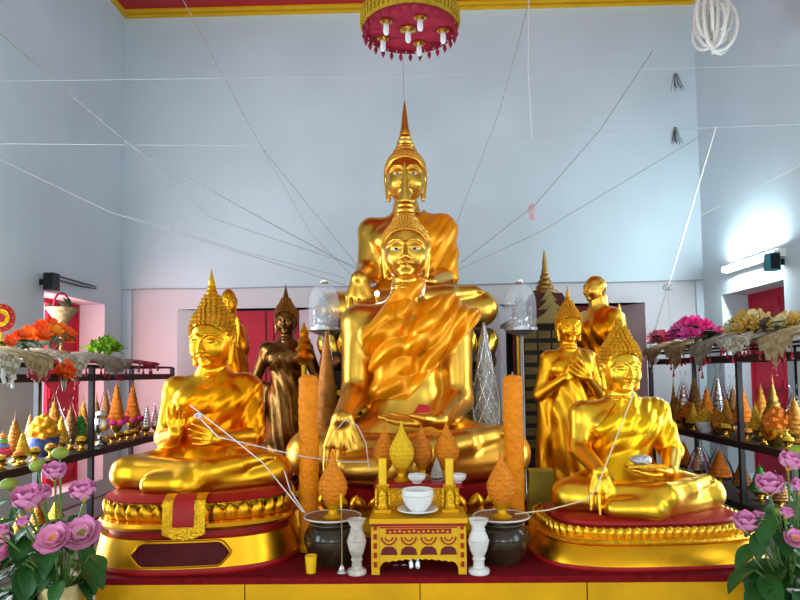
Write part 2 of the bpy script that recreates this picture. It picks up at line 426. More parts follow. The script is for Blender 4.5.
# profiles: (z, r) for hair ; (r, z) for finials
PROF_CURL = [(-.45, .47), (-.1, .49), (.15, .50), (.35, .495), (.5, .46), (.62, .40), (.74, .32), (.86, .25), (1.0, .19), (1.1, .13)]
PROF_FINE = [(-.45, .47), (-.1, .49), (.15, .50), (.35, .48), (.48, .42), (.58, .34), (.63, .285), (.71, .265), (.78, .2)]
FIN_FLAME = [(.10, 1.03), (.15, 1.09), (.115, 1.13), (.13, 1.17), (.095, 1.23), (.11, 1.27), (.075, 1.34), (.08, 1.38), (.05, 1.48), (.03, 1.58), (.008, 1.72)]
FIN_TALL = [(.15, .72), (.23, .76), (.25, .80), (.20, .86), (.22, .91), (.165, .98), (.18, 1.02), (.13, 1.10), (.14, 1.14), (.10, 1.28), (.08, 1.46), (.055, 1.68), (.012, 1.98)]
def region_std(nx=.06, nz=.70, slope=.8, low=.05):
    """below the diagonal neckline that runs from the neck to the right armpit"""
    def fn(X, Y, Z):
        a = (nx - slope * (nz - Z) - X) / math.sqrt(1 + slope * slope)
        a = np.minimum(a, (-.165 - X) + 0 * Z) if False else a
        return np.maximum(a + 0 * Y, low - Z)
    return fn
def region_satin(X, Y, Z):
    Z = Z - .055
    up = (-.05 - .75 * (.73 - Z) - X) / 1.25
    up = np.where(Z < .58, -.19 - X, up)
    lowz = np.where(X < 0, .255 + .0 * X, .255 + 1.05 * X)
    return np.maximum(up, (lowz - Z) * .7) + 0 * Y
TOUCH = dict(re=(-.265, .09, .33), rw=(-.268, -.242, .25), rh=dict(d=(.03, -.17, -1), n=(0, -1, .17), L=.235, side=-1, curl=(1, 0, 1, 2), thumb=(.5, .3)),
             le=(.29, .09, .31), lw=(.16, -.17, .235), lh=dict(d=(-1, -.12, -.03), n=(0, .1, -1), L=.23, side=1, curl=(6, 6, 6, 8), thumb=(.6, .3)))
TOUCH2 = dict(TOUCH, re=(-.232, .10, .33), rw=(-.25, -.25, .25), le=(.225, .10, .30), lw=(.13, -.17, .235))
# ------------------------------------------------------------------ room
def struct(name, mb, m, smooth=False):
    o = mb.build(name, m, None, smooth); o['kind'] = 'structure'; return o
WALL = mat('pale_blue_wall_paint', (.58, .70, .76), .75, 0, .12, 6, .05, 1.2)
WALL_LOW = mat('lower_wall_bounce_tint', (.62, .62, .65), .75, 0, .12, 6, .05, 1.2)  # red light off the shutter put into the colour, pinker than the upper wall
FLOOR = mat('polished_floor', (.42, .36, .30), .2, 0, .02, 4, .15, 2)
mb = MB(); mb.box(((XL + XR) / 2, (YF + YB) / 2, -.05), (XR - XL + .8, YB - YF + 1.2, .1)); struct('floor', mb, FLOOR)
mb = MB(); mb.box(((XL + XR) / 2, (3.2 + YB) / 2 + .3, ZC + .05), (XR - XL + .8, YB - 3.2 + .6, .1)); struct('ceiling', mb, RED_CEIL)
mb = MB(); mb.box(((XL + XR) / 2, (YF + 3.2) / 2 - .3, ZC + .05), (XR - XL + .8, 3.2 - YF + .6, .1)); struct('ceiling_hall', mb, mat('cream_reflector_ceiling', (.72, .66, .54), .7, 0, .05, 6, .05, 2))  # unseen hall part, made pale to brighten reflections in the gold
def cells(u0, u1, z0, z1, holes):
    us = sorted({u0, u1, *[h[0] for h in holes], *[h[1] for h in holes]}); zs = sorted({z0, z1, *[h[2] for h in holes], *[h[3] for h in holes]})
    for a, b in zip(us, us[1:]):
        for c, d in zip(zs, zs[1:]):
            m, n = (a + b) / 2, (c + d) / 2
            if not any(h[0] < m < h[1] and h[2] < n < h[3] for h in holes): yield a, b, c, d
SIDE_WIN = (5.50, 6.60, .55, 2.36)
for nm, x0, x1 in (('wall_left', XL - .3, XL), ('wall_right', XR, XR + .3)):
    mb = MB()
    for a, b, c, d in cells(YF - .3, YB + .3, 0, ZC, [SIDE_WIN] + [(y - .55, y + .55, .6, 2.58) for y in HALL_WIN]):
        mb.box(((x0 + x1) / 2, (a + b) / 2, (c + d) / 2), (x1 - x0, b - a, d - c))
    struct(nm, mb, WALL)
mb = MB()
for a, b, c, d in cells(XL, XR, 0, ZC, [(-1.7, 1.7, 0, 3.5)]): mb.box(((a + b) / 2, YF - .15, (c + d) / 2), (b - a, .3, d - c))
struct('wall_front', mb, WALL)
# back wall: upper wall, and a slightly recessed lower wall with two splayed window niches
ZL = at(300, 287, YB).z
xl0 = at(131, 320, YB).x; xr0 = -xl0 - .05
wl = (at(176, 320, YB).x, at(322, 320, YB).x, .5, at(250, 308, YB).z); wr_ = (at(500, 320, YB).x, at(647, 320, YB).x, .5, wl[3])
mb = MB()
for a, b, c, d in cells(XL, XR, 0, ZC, [(xl0, xr0, 0, ZL)]): mb.box(((a + b) / 2, YB + .15, (c + d) / 2), (b - a, .3, d - c))
struct('wall_back', mb, WALL)
mb = MB()
for a, b, c, d in cells(xl0, xr0, 0, ZL, [wl, wr_]): mb.box(((a + b) / 2, YB + .17, (c + d) / 2), (b - a, .26, d - c))
struct('wall_back_lower', mb, WALL_LOW)
for k, (o_, sh) in enumerate(((wl, (at(234, 320, YB + .35).x, at(299, 320, YB + .35).x)), (wr_, (at(512, 320, YB + .35).x, at(622, 320, YB + .35).x)))):
    mb = MB(); a, b, c, d = o_; p, q = sh; y0, y1 = YB + .04, YB + .36
    mb.quad((a, y0, c), (p, y1, c + .1), (p, y1, d), (a, y0, d)); mb.quad((q, y1, c + .1), (b, y0, c), (b, y0, d), (q, y1, d))
    mb.quad((a, y0, d), (p, y1, d), (q, y1, d), (b, y0, d)); mb.quad((a, y0, c), (b, y0, c), (q, y1, c + .1), (p, y1, c + .1))
    wo = struct('window_%d' % (k + 1), mb, WALL_LOW)
    for j in range(2):
        u0 = p + (q - p) * j / 2; u1 = p + (q - p) * (j + 1) / 2
        s_ = MB().box(((u0 + u1) / 2, y1 + .02, (c + d) / 2 + .05), (u1 - u0 - .006, .04, d - c)).build('shutter', RED_PAINT, wo, False)
        fr = MB(); w2, h2 = u1 - u0 - .03, d - c
        for zc, hh in ((c + .2, .1), ((c + d) / 2, .1), (d - .06, .1)): fr.box(((u0 + u1) / 2, y1 - .008, zc), (w2, .02, hh))
        for uu in (u0 + .045, u1 - .045): fr.box((uu, y1 - .010, (c + d) / 2 + .05), (.07, .02, h2 - .1))
        fr.build('shutter_frame', RED_PAINT, s_, False)
for k, (xw, s) in enumerate(((XL - .29, -1), (XR + .29, 1))):
    y0, y1, z0, z1 = SIDE_WIN
    mb = MB()
    for yy in (y0 + .02, y1 - .02): mb.box((xw, yy, (z0 + z1) / 2), (.05, .04, z1 - z0))
    for zz in (z0 + .02, z1 - .02): mb.box((xw, (y0 + y1) / 2, zz), (.05, y1 - y0 - .08, .04))
    wo = struct('window_%d' % (k + 3), mb, RED_PAINT)
    for j in ((1,) if s < 0 else (0, 1)):
        ym = y0 + .04 + (j + .5) * (y1 - y0 - .08) / 2
        s_ = MB().box((xw + s * .01, ym, (z0 + z1) / 2), (.035, (y1 - y0) / 2 - .05, z1 - z0 - .09)).build('shutter', RED_PAINT, wo, False)
        fr = MB()
        for zc in (z0 + .16, (z0 + z1) / 2, z1 - .12): fr.box((xw - s * .012, ym, zc), (.02, (y1 - y0) / 2 - .08, .09))
        fr.build('shutter_frame', RED_PAINT, s_, False)
# yellow moulding round the red ceiling
mb = MB(); t = .055
mb.box(((XL + XR) / 2, YB - t / 2, ZC - .018), (XR - XL, t, .036)); mb.box(((XL + XR) / 2, YB - t - .05, ZC - .01), (XR - XL, .05, .02))
for x, s in ((XL, 1), (XR, -1)):
    mb.box((x + s * t / 2, (YF + YB) / 2 - t / 2, ZC - .018), (t, YB - YF - t, .036))
struct('trim_1', mb, YEL_PAINT)
# thin cable clipped along the ledge
mb = MB(); mb.tube([at(118 + i * 45, 290 - i * .74, YB - .012) + Vector((0, 0, .006 * math.sin(i * 2.1))) for i in range(14)], .006, 5)
tag(mb.build('wall_cable', mat('grey_cable', (.35, .36, .38), .6)), 'thin grey cable running along the ledge of the pale back wall', 'cable')
# ------------------------------------------------------------------ altar platform
AY0, AY1 = 3.16, 6.6; AX0, AX1, AZ = at(95, 590, AY0).x, at(775, 590, AY0).x, at(420, 577, AY0).z
alt = thing('altar_platform', 'long low gold painted altar platform covered with dark red carpet', 'altar', (0, 0, 0))
MB().box(((AX0 + AX1) / 2, (AY0 + AY1) / 2 + .02, AZ / 2 - .02), (AX1 - AX0 - .06, AY1 - AY0 - .06, AZ - .04)).build('core', GOLD_PAINT, alt, False)
xs = [AX0, at(245, 590, AY0).x, at(420, 590, AY0).x, at(587, 590, AY0).x, AX1]
for a, b in zip(xs, xs[1:]):
    MB().box(((a + b) / 2, AY0 + .012, (AZ - .03) / 2), (b - a - .006, .03, AZ - .031)).build('front_panel', GOLD_PAINT, alt, False)
for x in (AX0, AX1): MB().box((x, (AY0 + AY1) / 2 + .02, (AZ - .03) / 2), (.03, AY1 - AY0 - .04, AZ - .031)).build('side_panel', GOLD_PAINT, alt, False)
MB().box(((AX0 + AX1) / 2, (AY0 + AY1) / 2, AZ - .015), (AX1 - AX0, AY1 - AY0, .03)).build('carpet', REDCARPET, alt, False)
# ------------------------------------------------------------------ statues on lotus bases
def petal_mesh(name, w, h, t, m, up=True, lobes=False):
    """upright pointed lotus petal bulging outwards (towards -y), base at z=0"""
    mb = MB(); nu, nv = 6, 6; v = []
    for j in range(nv + 1):
        q = j / nv; hw = w / 2 * (math.sin(math.pi * min(1, .32 + .68 * q)) ** .6 if q < 1 else .02) * (1 if q < .98 else .05)
        for i in range(nu + 1):
            u = -1 + 2 * i / nu
            v.append((u * hw, -t * (math.sin(math.pi * (.15 + .7 * q)) * (1 - u * u * .85)) - t * .25 * q, h * q))
    f = [(j * (nu + 1) + i, j * (nu + 1) + i + 1, (j + 1) * (nu + 1) + i + 1, (j + 1) * (nu + 1) + i) for j in range(nv) for i in range(nu)]
    mb.add(v, f)
    n = len(mb.v); mb.v += [(x * .92, y * .25 + t * .25, z * .97) for x, y, z in v]; mb.f += [tuple(n + i for i in reversed(q)) for q in f]
    return mb.mesh(name, m)
def ring(parent, me, n, ax, ay, z, name='lotus_petal', flip=False, scale=(1, 1, 1), a0=0, se=2.0, c=(0, 0)):
    # even spacing along the (super)ellipse
    T = np.linspace(0, 2 * math.pi, 1441); XY = np.array([sec(t, se) for t in T]) * (ax, ay)
    L = np.concatenate([[0], np.cumsum(np.hypot(*np.diff(XY, axis=0).T))])
    for i in range(n):
        q = ((i + a0) / n * L[-1]); x, y = np.interp(q, L, XY[:, 0]), np.interp(q, L, XY[:, 1]); e = L[-1] / n * .3
        x1, y1 = np.interp((q + e) % L[-1], L, XY[:, 0]), np.interp((q + e) % L[-1], L, XY[:, 1]); x0, y0 = np.interp((q - e) % L[-1], L, XY[:, 0]), np.interp((q - e) % L[-1], L, XY[:, 1])
        rz = math.atan2(y1 - y0, x1 - x0)
        link(name, me, parent, (c[0] + x, c[1] + y, z), (0, R(180) if flip else 0, rz), scale)
pA = at(206, 470, 3.72); pD = at(631, 490, 3.72); pB = at(408, 440, 4.55); pC = at(407, 300, 5.85)
zA, zB, zC_, zD = .965, .90, 2.02, .82
# left Buddha: hands in the turning-the-wheel gesture
POSE_A = dict(re=(-.25, .08, .275), rw=(-.135, -.15, .315), rh=dict(d=(.12, -.12, 1), n=(0, 1, .1), L=.175, side=-1, curl=(24, 10, 6, 4), thumb=(.35, -.2)),
              le=(.26, .08, .275), lw=(.10, -.17, .285), lh=dict(d=(-1, -.15, .22), n=(.1, -1, 0), L=.175, side=1, curl=(16, 18, 20, 22), thumb=(.5, .3)))
stA, HM = seated('seated_buddha_statue', 'gold seated Buddha with both hands raised at the chest, on red and gold tiered base', (pA.x, 3.72, zA), 1.0,
    GOLD, GOLD_ROBE, mat('gold_curls', (.75, .38, .03), .3, 1, .1, 60), GOLD, .256, .685, .285, .635, POSE_A, PROF_CURL, .112, .06, FIN_FLAME,
    yaw=-14, tilt=3, rz=R(6), head_x=.012, robe_region=region_std(.07, .70, .95))
stD, HM = seated('seated_buddha_statue', 'bright gold seated Buddha touching the earth beside the shelf of pink flowers, low oval base', (pD.x, 3.72, zD), .975,
    GOLD_BRIGHT, GOLD_ROBE_Y, mat('gold_curls_yellow', (.80, .43, .03), .3, 1, .1, 60), GOLD_BRIGHT, .23, .675, .30, .62, TOUCH, PROF_CURL, .112, .06, FIN_FLAME,
    yaw=2, tilt=2, rz=R(4), robe_region=region_std(.05, .72, .95))
stB, HMB = seated('seated_buddha_statue', 'large gold seated Buddha draped in orange satin behind the offering table', (pB.x, 4.55, zB), 1.66,
    GOLD_PALE, SATIN, mat('gold_fine_curls', (.76, .42, .06), .35, 1, .1, 60), GOLD_PALE, .208, .838, .295, .735, TOUCH2, PROF_FINE, .06, .032, FIN_TALL,
    eyes=True, robe_region=region_satin, robe_t=.016, fold=.013, hair_band=True, h=.0052, robe_label='orange satin cloth draped over one shoulder')
stC, HMC = seated('seated_buddha_statue', 'tall gold seated Buddha raised highest at the back on black lotus throne', (pC.x, 5.85, zC_), 1.62,
    GOLD_PALE, SATIN, mat('gold_fine_curls', (.76, .42, .06)), GOLD_PALE, .238, .74, .285, .665, TOUCH2, PROF_FINE, .062, .034, FIN_TALL,
    eyes=True, robe_region=region_std(.10, .70, .55), robe_t=.014, hair_band=True, h=.0058, robe_label='orange cloth over the left shoulder')
# base of the left Buddha (parts of that statue)
def base_part(root, prof, off, name, m, c=(0, 0, 0), n=96, se=2.0): return MB().lathe(prof, n, c, off=off, se=se).build(name, m, root)
q = (0.02, -.10)
root = stA; z0 = AZ - zA
def cp(z): return (0, -.06, z)
base_part(root, [(.05, 0), (.055, .015), (.05, .03)], (.50, .41), 'red_foot_band', REDCLOTH, cp(z0), se=2.7)
base_part(root, [(.045, .03), (.04, .05), (.02, .14), (.015, .165), (-.01, .17)], (.50, .41), 'plinth', GOLD, cp(z0), se=2.7)
base_part(root, [(-.02, .17), (-.02, .205)], (.50, .41), 'red_band', REDCLOTH, cp(z0), se=2.7)
base_part(root, [(-.01, .20), (.02, .208), (.03, .225), (.02, .243), (-.03, .25)], (.50, .41), 'moulding', GOLD, cp(z0), se=2.7)
base_part(root, [(-.05, .25), (-.03, .34)], (.50, .41), 'petal_band', GOLD_RELIEF, cp(z0), se=2.7)
base_part(root, [(-.03, .335), (-.005, .342), (.0, .35), (-.02, .358), (-.05, .375), (-.07, .378)], (.50, .41), 'red_seat', REDCLOTH, cp(z0), se=2.7)
pm = petal_mesh('lotus_petal', .078, .085, .028, GOLD)
# cloth hanging in front of the base, and the name plate
def front_y(x, ax, ay): return -ay * math.sqrt(max(0, 1 - (x / ax) ** 2)) - .06
mb = MB()
def cloth_strip(x0, x1, zt, zb, off, m, name, parent, sag=0, n=8):
    mb = MB(); rows = [(zt, .40), ((zt + .33) / 2 + .02, .43)] ; v = []; f = []
    zs = [(.385, .37), (.378, .41), (.362, .452), (.345, .462), (.25, .475), (zb, .472)]
    for z, ay in zs:
        for i in range(n + 1):
            x = x0 + (x1 - x0) * i / n
            zz = z - (sag * (1 - (2 * i / n - 1) ** 2) if z == zb else 0)
            v.append((x, -.06 - (ay - .03 + off) * (1 - (abs(x) / (ay + .09)) ** 2.7) ** (1 / 2.7), z0 + zz))
    m_ = len(v); 
    for j in range(len(zs) - 1):
        for i in range(n): f.append((j * (n + 1) + i, (j + 1) * (n + 1) + i, (j + 1) * (n + 1) + i + 1, j * (n + 1) + i + 1))
    v2 = [(x, y + .008, z) for x, y, z in v]; f2 = [tuple(m_ + i for i in reversed(q)) for q in f]
    return mb.add(v + v2, f + f2).build(name, m, parent)
cl = cloth_strip(-.105, .105, .42, .20, .012, GOLD_RELIEF, 'hanging_cloth', root, .03)
cloth_strip(-.052, .052, .42, .235, .020, REDCLOTH, 'cloth_centre', cl, 0)
PLATE = mat('dark_red_plate', (.075, .004, .006), .6, 0, .05, 60, .2, 20, spec=.15)
ring(root, pm, 40, .485, .38, z0 + .25, se=2.7, c=(0, -.06))
np_ = MB(); w_, h_ = .245, .058; v = []; pts = [(-w_, 0), (-w_ + .05, h_), (w_ - .05, h_), (w_, 0), (w_ - .05, -h_), (-w_ + .05, -h_)]
xs = [-w_ + 2 * w_ * i / 24 for i in range(25)]
for x in xs:
    hh = h_ * min(1, (w_ - abs(x)) / .05)
    for z in (hh, -hh): v.append((x - .01, -.06 - .448 * (1 - (abs(x - .01) / .57) ** 2.7) ** (1 / 2.7) - .012 - (.0 if z > 0 else .02), z0 + .105 + z))
n = len(v); f = [(2 * i, 2 * i + 1, 2 * i + 3, 2 * i + 2) for i in range(24)]
v2 = [(x, y + .03, z) for x, y, z in v]
np_.add(v + v2, f + [(n + 2 * i, n + 2 * i + 2, n + 2 * i + 3, n + 2 * i + 1) for i in range(24)] + [(2 * i, 2 * i + 2, n + 2 * i + 2, n + 2 * i) for i in range(24)] + [(2 * i + 1, n + 2 * i + 1, n + 2 * i + 3, 2 * i + 3) for i in range(24)])
pl = np_.build('name_plate', PLATE, root, False)
bd = MB(); ed = [v[2 * i] for i in range(25)] + [v[2 * i + 1] for i in range(24, -1, -1)]; bd.tube([(x, y - .004, z) for x, y, z in ed] + [tuple(Vector(ed[0]) + Vector((0, -.004, 0)))], .006, 5)
bd.build('plate_border', GOLD, pl)
# base of the right Buddha
root = stD; z0 = AZ - zD; C2 = (0, -.06, z0)
base_part(root, [(.075, 0), (.08, .012), (.075, .024)], (.545, .37), 'red_foot_band', REDCLOTH, C2, se=3.2)
base_part(root, [(.07, .024), (.065, .04), (.03, .11), (.012, .125)], (.545, .37), 'plinth', GOLD, C2, se=3.2)
base_part(root, [(.03, .12), (.04, .13), (.03, .142), (-.01, .15), (-.03, .185), (-.06, .19)], (.545, .37), 'petal_band', GOLD_RELIEF, C2, se=3.2)
base_part(root, [(-.055, .185), (-.045, .20), (-.05, .215), (-.10, .232)], (.545, .37), 'red_seat', REDCLOTH, C2, se=3.2)
pm2 = petal_mesh('lotus_petal_small', .046, .058, .02, GOLD_BRIGHT)
ring(root, pm2, 74, .54, .365, z0 + .143, se=3.2, c=(0, -.06))
# base of the satin draped Buddha
root = stB; z0 = AZ - zB; C3 = (0, -.1, z0)
base_part(root, [(.06, 0), (.06, .03), (.0, .07), (-.05, .12)], (.74, .50), 'plinth', GOLD_PAINT, C3)
base_part(root, [(-.05, .12), (-.02, .23), (.0, .275), (-.05, zB - AZ - .008)], (.74, .50), 'red_seat', REDCLOTH, C3)
pm3 = petal_mesh('lotus_petal_wide', .13, .12, .04, GOLD)
ring(root, pm3, 30, .71, .47, z0 + .12, c=(0, -.1))
# throne of the tall Buddha: lotus ring, then black stepped tiers with gold motifs
th = thing('lotus_throne', 'tall black stepped throne with gilt motifs and big gilt lotus petals under the tall Buddha', 'throne', (pC.x, 5.80, AZ))
HT = zC_ - AZ - .03
base_part(th, [(-.06, HT - .36), (.02, HT - .30), (.03, HT - .20), (-.02, HT - .19), (-.04, HT - .12), (.04, HT - .03), (.0, HT)], (.76, .56), 'lotus_core', BLACKWOOD)
pm4 = petal_mesh('lotus_petal_gilt', .15, .21, .06, mat('gilt_petal', (.80, .50, .05), .25, 1, .05))
ring(th, pm4, 26, .755, .555, HT - .225)
pm5 = petal_mesh('lotus_petal_dark', .13, .14, .05, mat('dark_petal', (.25, .10, .03), .35, 1, .1))
ring(th, pm5, 26, .745, .545, HT - .205, flip=True, a0=.5)
tz = HT - .36; ex = .0
mm = MB().prism([(-.055, 0), (.055, 0), (.0, .13)], -.012, .006).mesh('gilt_motif', GOLD_RELIEF, False)
dm_ = MB().prism([(-.05, .05), (0, 0), (.05, .05), (0, .1)], -.012, .006).mesh('gilt_diamond', GOLD_RELIEF, False)
for k, (hw, hd, hh) in enumerate(((.70, .55, .16), (.73, .565, .04), (.72, .56, .17), (.76, .58, .05), (.75, .575, .26), (.77, .59, .39))):
    hh = min(hh, tz); MB().box((0, 0, tz - hh / 2), (2 * hw, 2 * hd, hh)).build('tier', BLACKWOOD if hh > .06 else GOLD_PAINT, th, False)
    if hh > .06:
        me = (mm, dm_)[(k // 2) % 2]; n = int(2 * hw / .135)
        for i in range(n):
            link('gilt_motif', me, th, (-hw + (i + .5) * 2 * hw / n, -hd - .004, tz - hh + .02))
        n = int(2 * hd / .135)
        for s in (-1, 1):
            for i in range(n):
                link('gilt_motif', me, th, (s * (hw + .004), -hd + (i + .5) * 2 * hd / n, tz - hh + .02), (0, 0, s * math.pi / 2))
    tz -= hh
# ------------------------------------------------------------------ standing statues
def standing(name, label, loc, rz, s, skin, robe, hairm, pose, bald=False, yaw=0, tilt=0, head_w=.175, sw=.215, wings=True, fin=FIN_FLAME, robe_skirt=None):
    """s metres = shoulder height; feet at z=0"""
    root = thing(name, label, 'statue', loc, rz)
    tor = [ell((0, .02, .58), (.145, .10, .10), .05), ell((0, .01, .70), (.115, .085, .13), .06), ell((0, .01, .87), (.15, .10, .12), .06),
           cone((-sw + .06, .02, .945), (sw - .06, .02, .945), .055, .055, .05), cone((0, .02, .96), (0, .01, 1.07), .06, .055, .04)]
    tor += mir([ell((.07, -.055, .875), (.07, .035, .055), .04)])
    legs = mir([cone((.075, .0, .05), (.085, .01, .32), .048, .062, .03), cone((.085, .01, .32), (.075, .02, .56), .062, .085, .03),
                cone((.075, .04, .028), (.085, -.13, .022), .035, .028, .03)])
    arms = []
    for k, sg in (('r', -1), ('l', 1)):
        arms += [cone((sg * (sw - .055), .02, .94), pose[k + 'e'], .056, .043, .03), cone(pose[k + 'e'], pose[k + 'w'], .043, .029, .02)] + hand(pose[k + 'w'], **pose[k + 'h'])
    M = Matrix.Translation((0, -.015, 1.055 + .60 * head_w)) @ Matrix.Rotation(R(yaw), 4, 'Z') @ Matrix.Rotation(R(tilt), 4, 'X') @ Matrix.Scale(head_w, 4)
    SM = Matrix.Scale(s, 4)
    link('body', poly_mesh('body', [polys(field(tor + legs + arms, .0065))] + xf(head_sets(bald), M), skin, SM), root)
    rp = tor + [ell((0, .01, .36), (.165, .115, .33), .06), cone((-.09, .01, .12), (.09, .01, .12), .085, .085, .05)]
    if wings: rp += mir([cone((.17, .03, .66), (.20, .03, .14), .035, .04, .03)])
    F = field(rp, .0075, .04); d, ax, lo, hh = F
    X, Y, Z = ax[0][:, None, None], ax[1][None, :, None], ax[2][None, None, :]
    wob = np.sin((X * .9 + .25 * Z) * 90 + 2 * np.sin(Z * 8)) * .0028
    reg = np.maximum(np.maximum((.07 - .85 * (1.03 - Z) - X) / 1.3 - np.clip(.78 - Z, 0, 1) * 3, .07 - Z), Z - 1.04) + 0 * Y
    link('robe', poly_mesh('robe', [polys((np.maximum(d - .009 - wob, reg), ax, lo, hh))], robe, SM), root)
    if not bald: add_hair(root, SM @ M, (hairm, skin), PROF_CURL, .125, .066, fin, hairm)
    else: pass
    MB().lathe([(.20, -.05), (.21, -.045), (.195, -.02), (.185, -.012), (.185, -.004)], 32, sx=s, sy=s * .9).build('plinth', skin, root)
    return root
DOWN = lambda sg: dict(d=(0, -.1, -1), n=(sg, 0, 0), L=.17, side=sg, curl=(8, 8, 8, 8), thumb=(.4, .2))
P_DOWN = dict(re=(-.235, .04, .72), rw=(-.235, -.02, .52), rh=dict(d=(0, -.1, -1), n=(-1, 0, 0), L=.17, side=-1, curl=(8, 8, 8, 8)),
              le=(.235, .04, .72), lw=(.235, -.02, .52), lh=dict(d=(0, -.1, -1), n=(1, 0, 0), L=.17, side=1, curl=(8, 8, 8, 8)))
P_CROSS = dict(re=(-.21, .01, .70), rw=(-.075, -.125, .815), rh=dict(d=(.75, -.12, .62), n=(0, -1, -.1), L=.16, side=-1, curl=(5, 5, 5, 6), thumb=(.4, .2)),
               le=(.21, .01, .70), lw=(.075, -.14, .815), lh=dict(d=(-.75, -.12, .62), n=(0, -1, -.1), L=.16, side=1, curl=(5, 5, 5, 6), thumb=(.4, .2)))
P_RAISE = dict(P_DOWN, re=(-.12, .04, .72), rw=(-.12, -.02, .52), le=(.11, .0, .74), lw=(.088, -.14, .87), lh=dict(d=(.05, -.05, 1), n=(1, .35, 0), L=.16, side=1, curl=(4, 3, 3, 4), thumb=(.5, .1)))
def stand_at(px, pyshoulder, Y):
    p = at(px, pyshoulder, Y); return p
def sz_of(px, py, Y): return at(px, py, Y).z - (AZ + .05)
pE = at(286, 344, 5.95); sE = sz_of(286, 343, 5.95)
standing('standing_buddha_statue', 'dark bronze standing Buddha with pointed flame finial before a red shutter', (pE.x, 5.95, AZ + .05 * sE + .001), R(4), sE, BRONZE, BRONZE, mat('bronze_curls', (.36, .16, .025), .34, 1, .1, 60), P_DOWN, wings=True, head_w=.165, sw=.20)
pG = at(569, 352, 4.75); sG = sz_of(569, 351, 4.75)
standing('standing_buddha_statue', 'gold standing Buddha with hands crossed on the chest behind the bright seated Buddha', (pG.x, 4.75, AZ + .05 * sG + .001), R(6), sG, GOLD, GOLD, mat('gold_curls', (.75, .38, .03)), P_CROSS, head_w=.165, sw=.19)
pF = at(229, 330, 4.95); sF = sz_of(224, 327, 4.95)
fm_ = standing('standing_monk_statue', 'bald gold monk statue with one palm raised, mostly hidden behind the seated Buddha', (pF.x, 4.95, AZ + .05 * sF + .001), R(8), sF, GOLD, GOLD_ROBE, None, P_RAISE, bald=True, wings=False, head_w=.125, yaw=8, sw=.125)
fm_.scale = (.74, .85, 1)
pH = at(597, 312, 5.45); sH = sz_of(597, 313, 5.45)
standing('standing_monk_statue', 'bald gold monk statue turned in profile beside the black shrine model', (pH.x, 5.45, AZ + .05 * sH + .001), R(-55), sH, GOLD_PALE, GOLD_ROBE, None, dict(P_DOWN, re=(-.17, .04, .72), rw=(-.17, -.02, .52), le=(.17, .04, .72), lw=(.17, -.02, .52)), bald=True, wings=False, head_w=.12, sw=.16, yaw=-15)
# ------------------------------------------------------------------ shrine model (mondop) behind
p = at(546, 330, 6.25); zt = at(546, 250, 6.25).z; ze = at(546, 326, 6.25).z
sh = thing('shrine_model', 'black and gilt miniature shrine with tall stepped spire', 'shrine', (p.x, 6.25, AZ))
he = ze - AZ
MB().box((0, 0, .1), (.74, .62, .2)).build('plinth', BLACKWOOD, sh, False)
MB().box((0, 0, .2 + (he - .2) / 2), (.56, .46, he - .2)).build('body', BLACKWOOD, sh, False)
for sx in (-1, 1):
    for sy in (-1, 1):
        MB().box((sx * .32, sy * .26, .2 + (he - .2) / 2), (.06, .06, he - .2)).build('column', BLACKWOOD, sh, False)
        MB().box((sx * .32, sy * .26 + (-.034 if sy < 0 else .034), .2 + (he - .2) / 2), (.03, .006, he - .26)).build('gilt_strip', GOLD_RELIEF, sh, False)
nr = 10
slat = MB().box((0, 0, 0), (.115, .012, (he - .3) / nr * .62)).mesh('gilt_slat', mat('gilt_slat_paint', (.17, .11, .03), .5, .4, .3, 60, .3, 30))
for i in range(4):
    for j in range(nr):
        link('gilt_slat', slat, sh, (-.195 + .13 * i, -.235, .26 + (he - .3) * (j + .5) / nr))
z = he; hw = .40
MB().box((0, 0, he + .02), (.80, .68, .04)).build('eave', mat('dull_gilt', (.28, .20, .05)), sh, False)
for i, hh in enumerate((.10, .09, .08)):
    w_ = .66 - .16 * i; MB().box((0, 0, he + .04 + sum((.10, .09, .08)[:i]) + hh / 2), (w_, w_ * .85, hh), top=.82).build('roof_tier', mat('dark_roof', (.07, .02, .018), .4, 0, .2, 60), sh, False)
    g = MB().prism([(-w_ * .24, 0), (w_ * .24, 0), (w_ * .10, .06), (0, .14), (-w_ * .10, .06)], -w_ * .43 - .015, -w_ * .43 + .01)
    g.build('gable', mat('dull_gilt', (.28, .20, .05), .45, .6, .6, 90, .5, 50), sh, False, loc=(0, 0, he + .04 + sum((.10, .09, .08)[:i])))
zb = he + .31; zz = zt - AZ
prof = [(.10, zb - .05), (.12, zb), (.125, zb + .03), (.085, zb + .05), (.09, zb + .075), (.062, zb + .10), (.066, zb + .125), (.045, zb + .15), (.048, zb + .18), (.032, zb + .2), (.034, zb + .225), (.024, zb + .26), (.022, zb + .33)]
prof = [(r, z) for r, z in prof if z < zz - .1] + [(.014, zz - .10), (.018, zz - .085), (.004, zz)]
MB().lathe(prof, 16).build('spire', mat('dark_gilt', (.30, .16, .04), .4, .8, .4, 60, .4, 30), sh)
# gilt tiered finial on a post beside the bronze Buddha
p = at(304, 352, 5.3); hp = at(304, 322, 5.3).z - AZ
gf = thing('gilt_finial_stand', 'small gilt tiered finial on a slim post beside the bronze Buddha', 'ornament', (p.x, 5.3, AZ))
MB().lathe([(.09, 0), (.09, .02), (.03, .05), (.022, .1), (.022, hp - .36), (.05, hp - .34)], 16).build('post', GOLD_PAINT, gf)
MB().lathe([(.03, hp - .34), (.085, hp - .30), (.05, hp - .26), (.075, hp - .23), (.045, hp - .19), (.06, hp - .16), (.035, hp - .12), (.042, hp - .09), (.02, hp - .05), (.004, hp)], 12).build('tiered_finial', GOLD, gf)
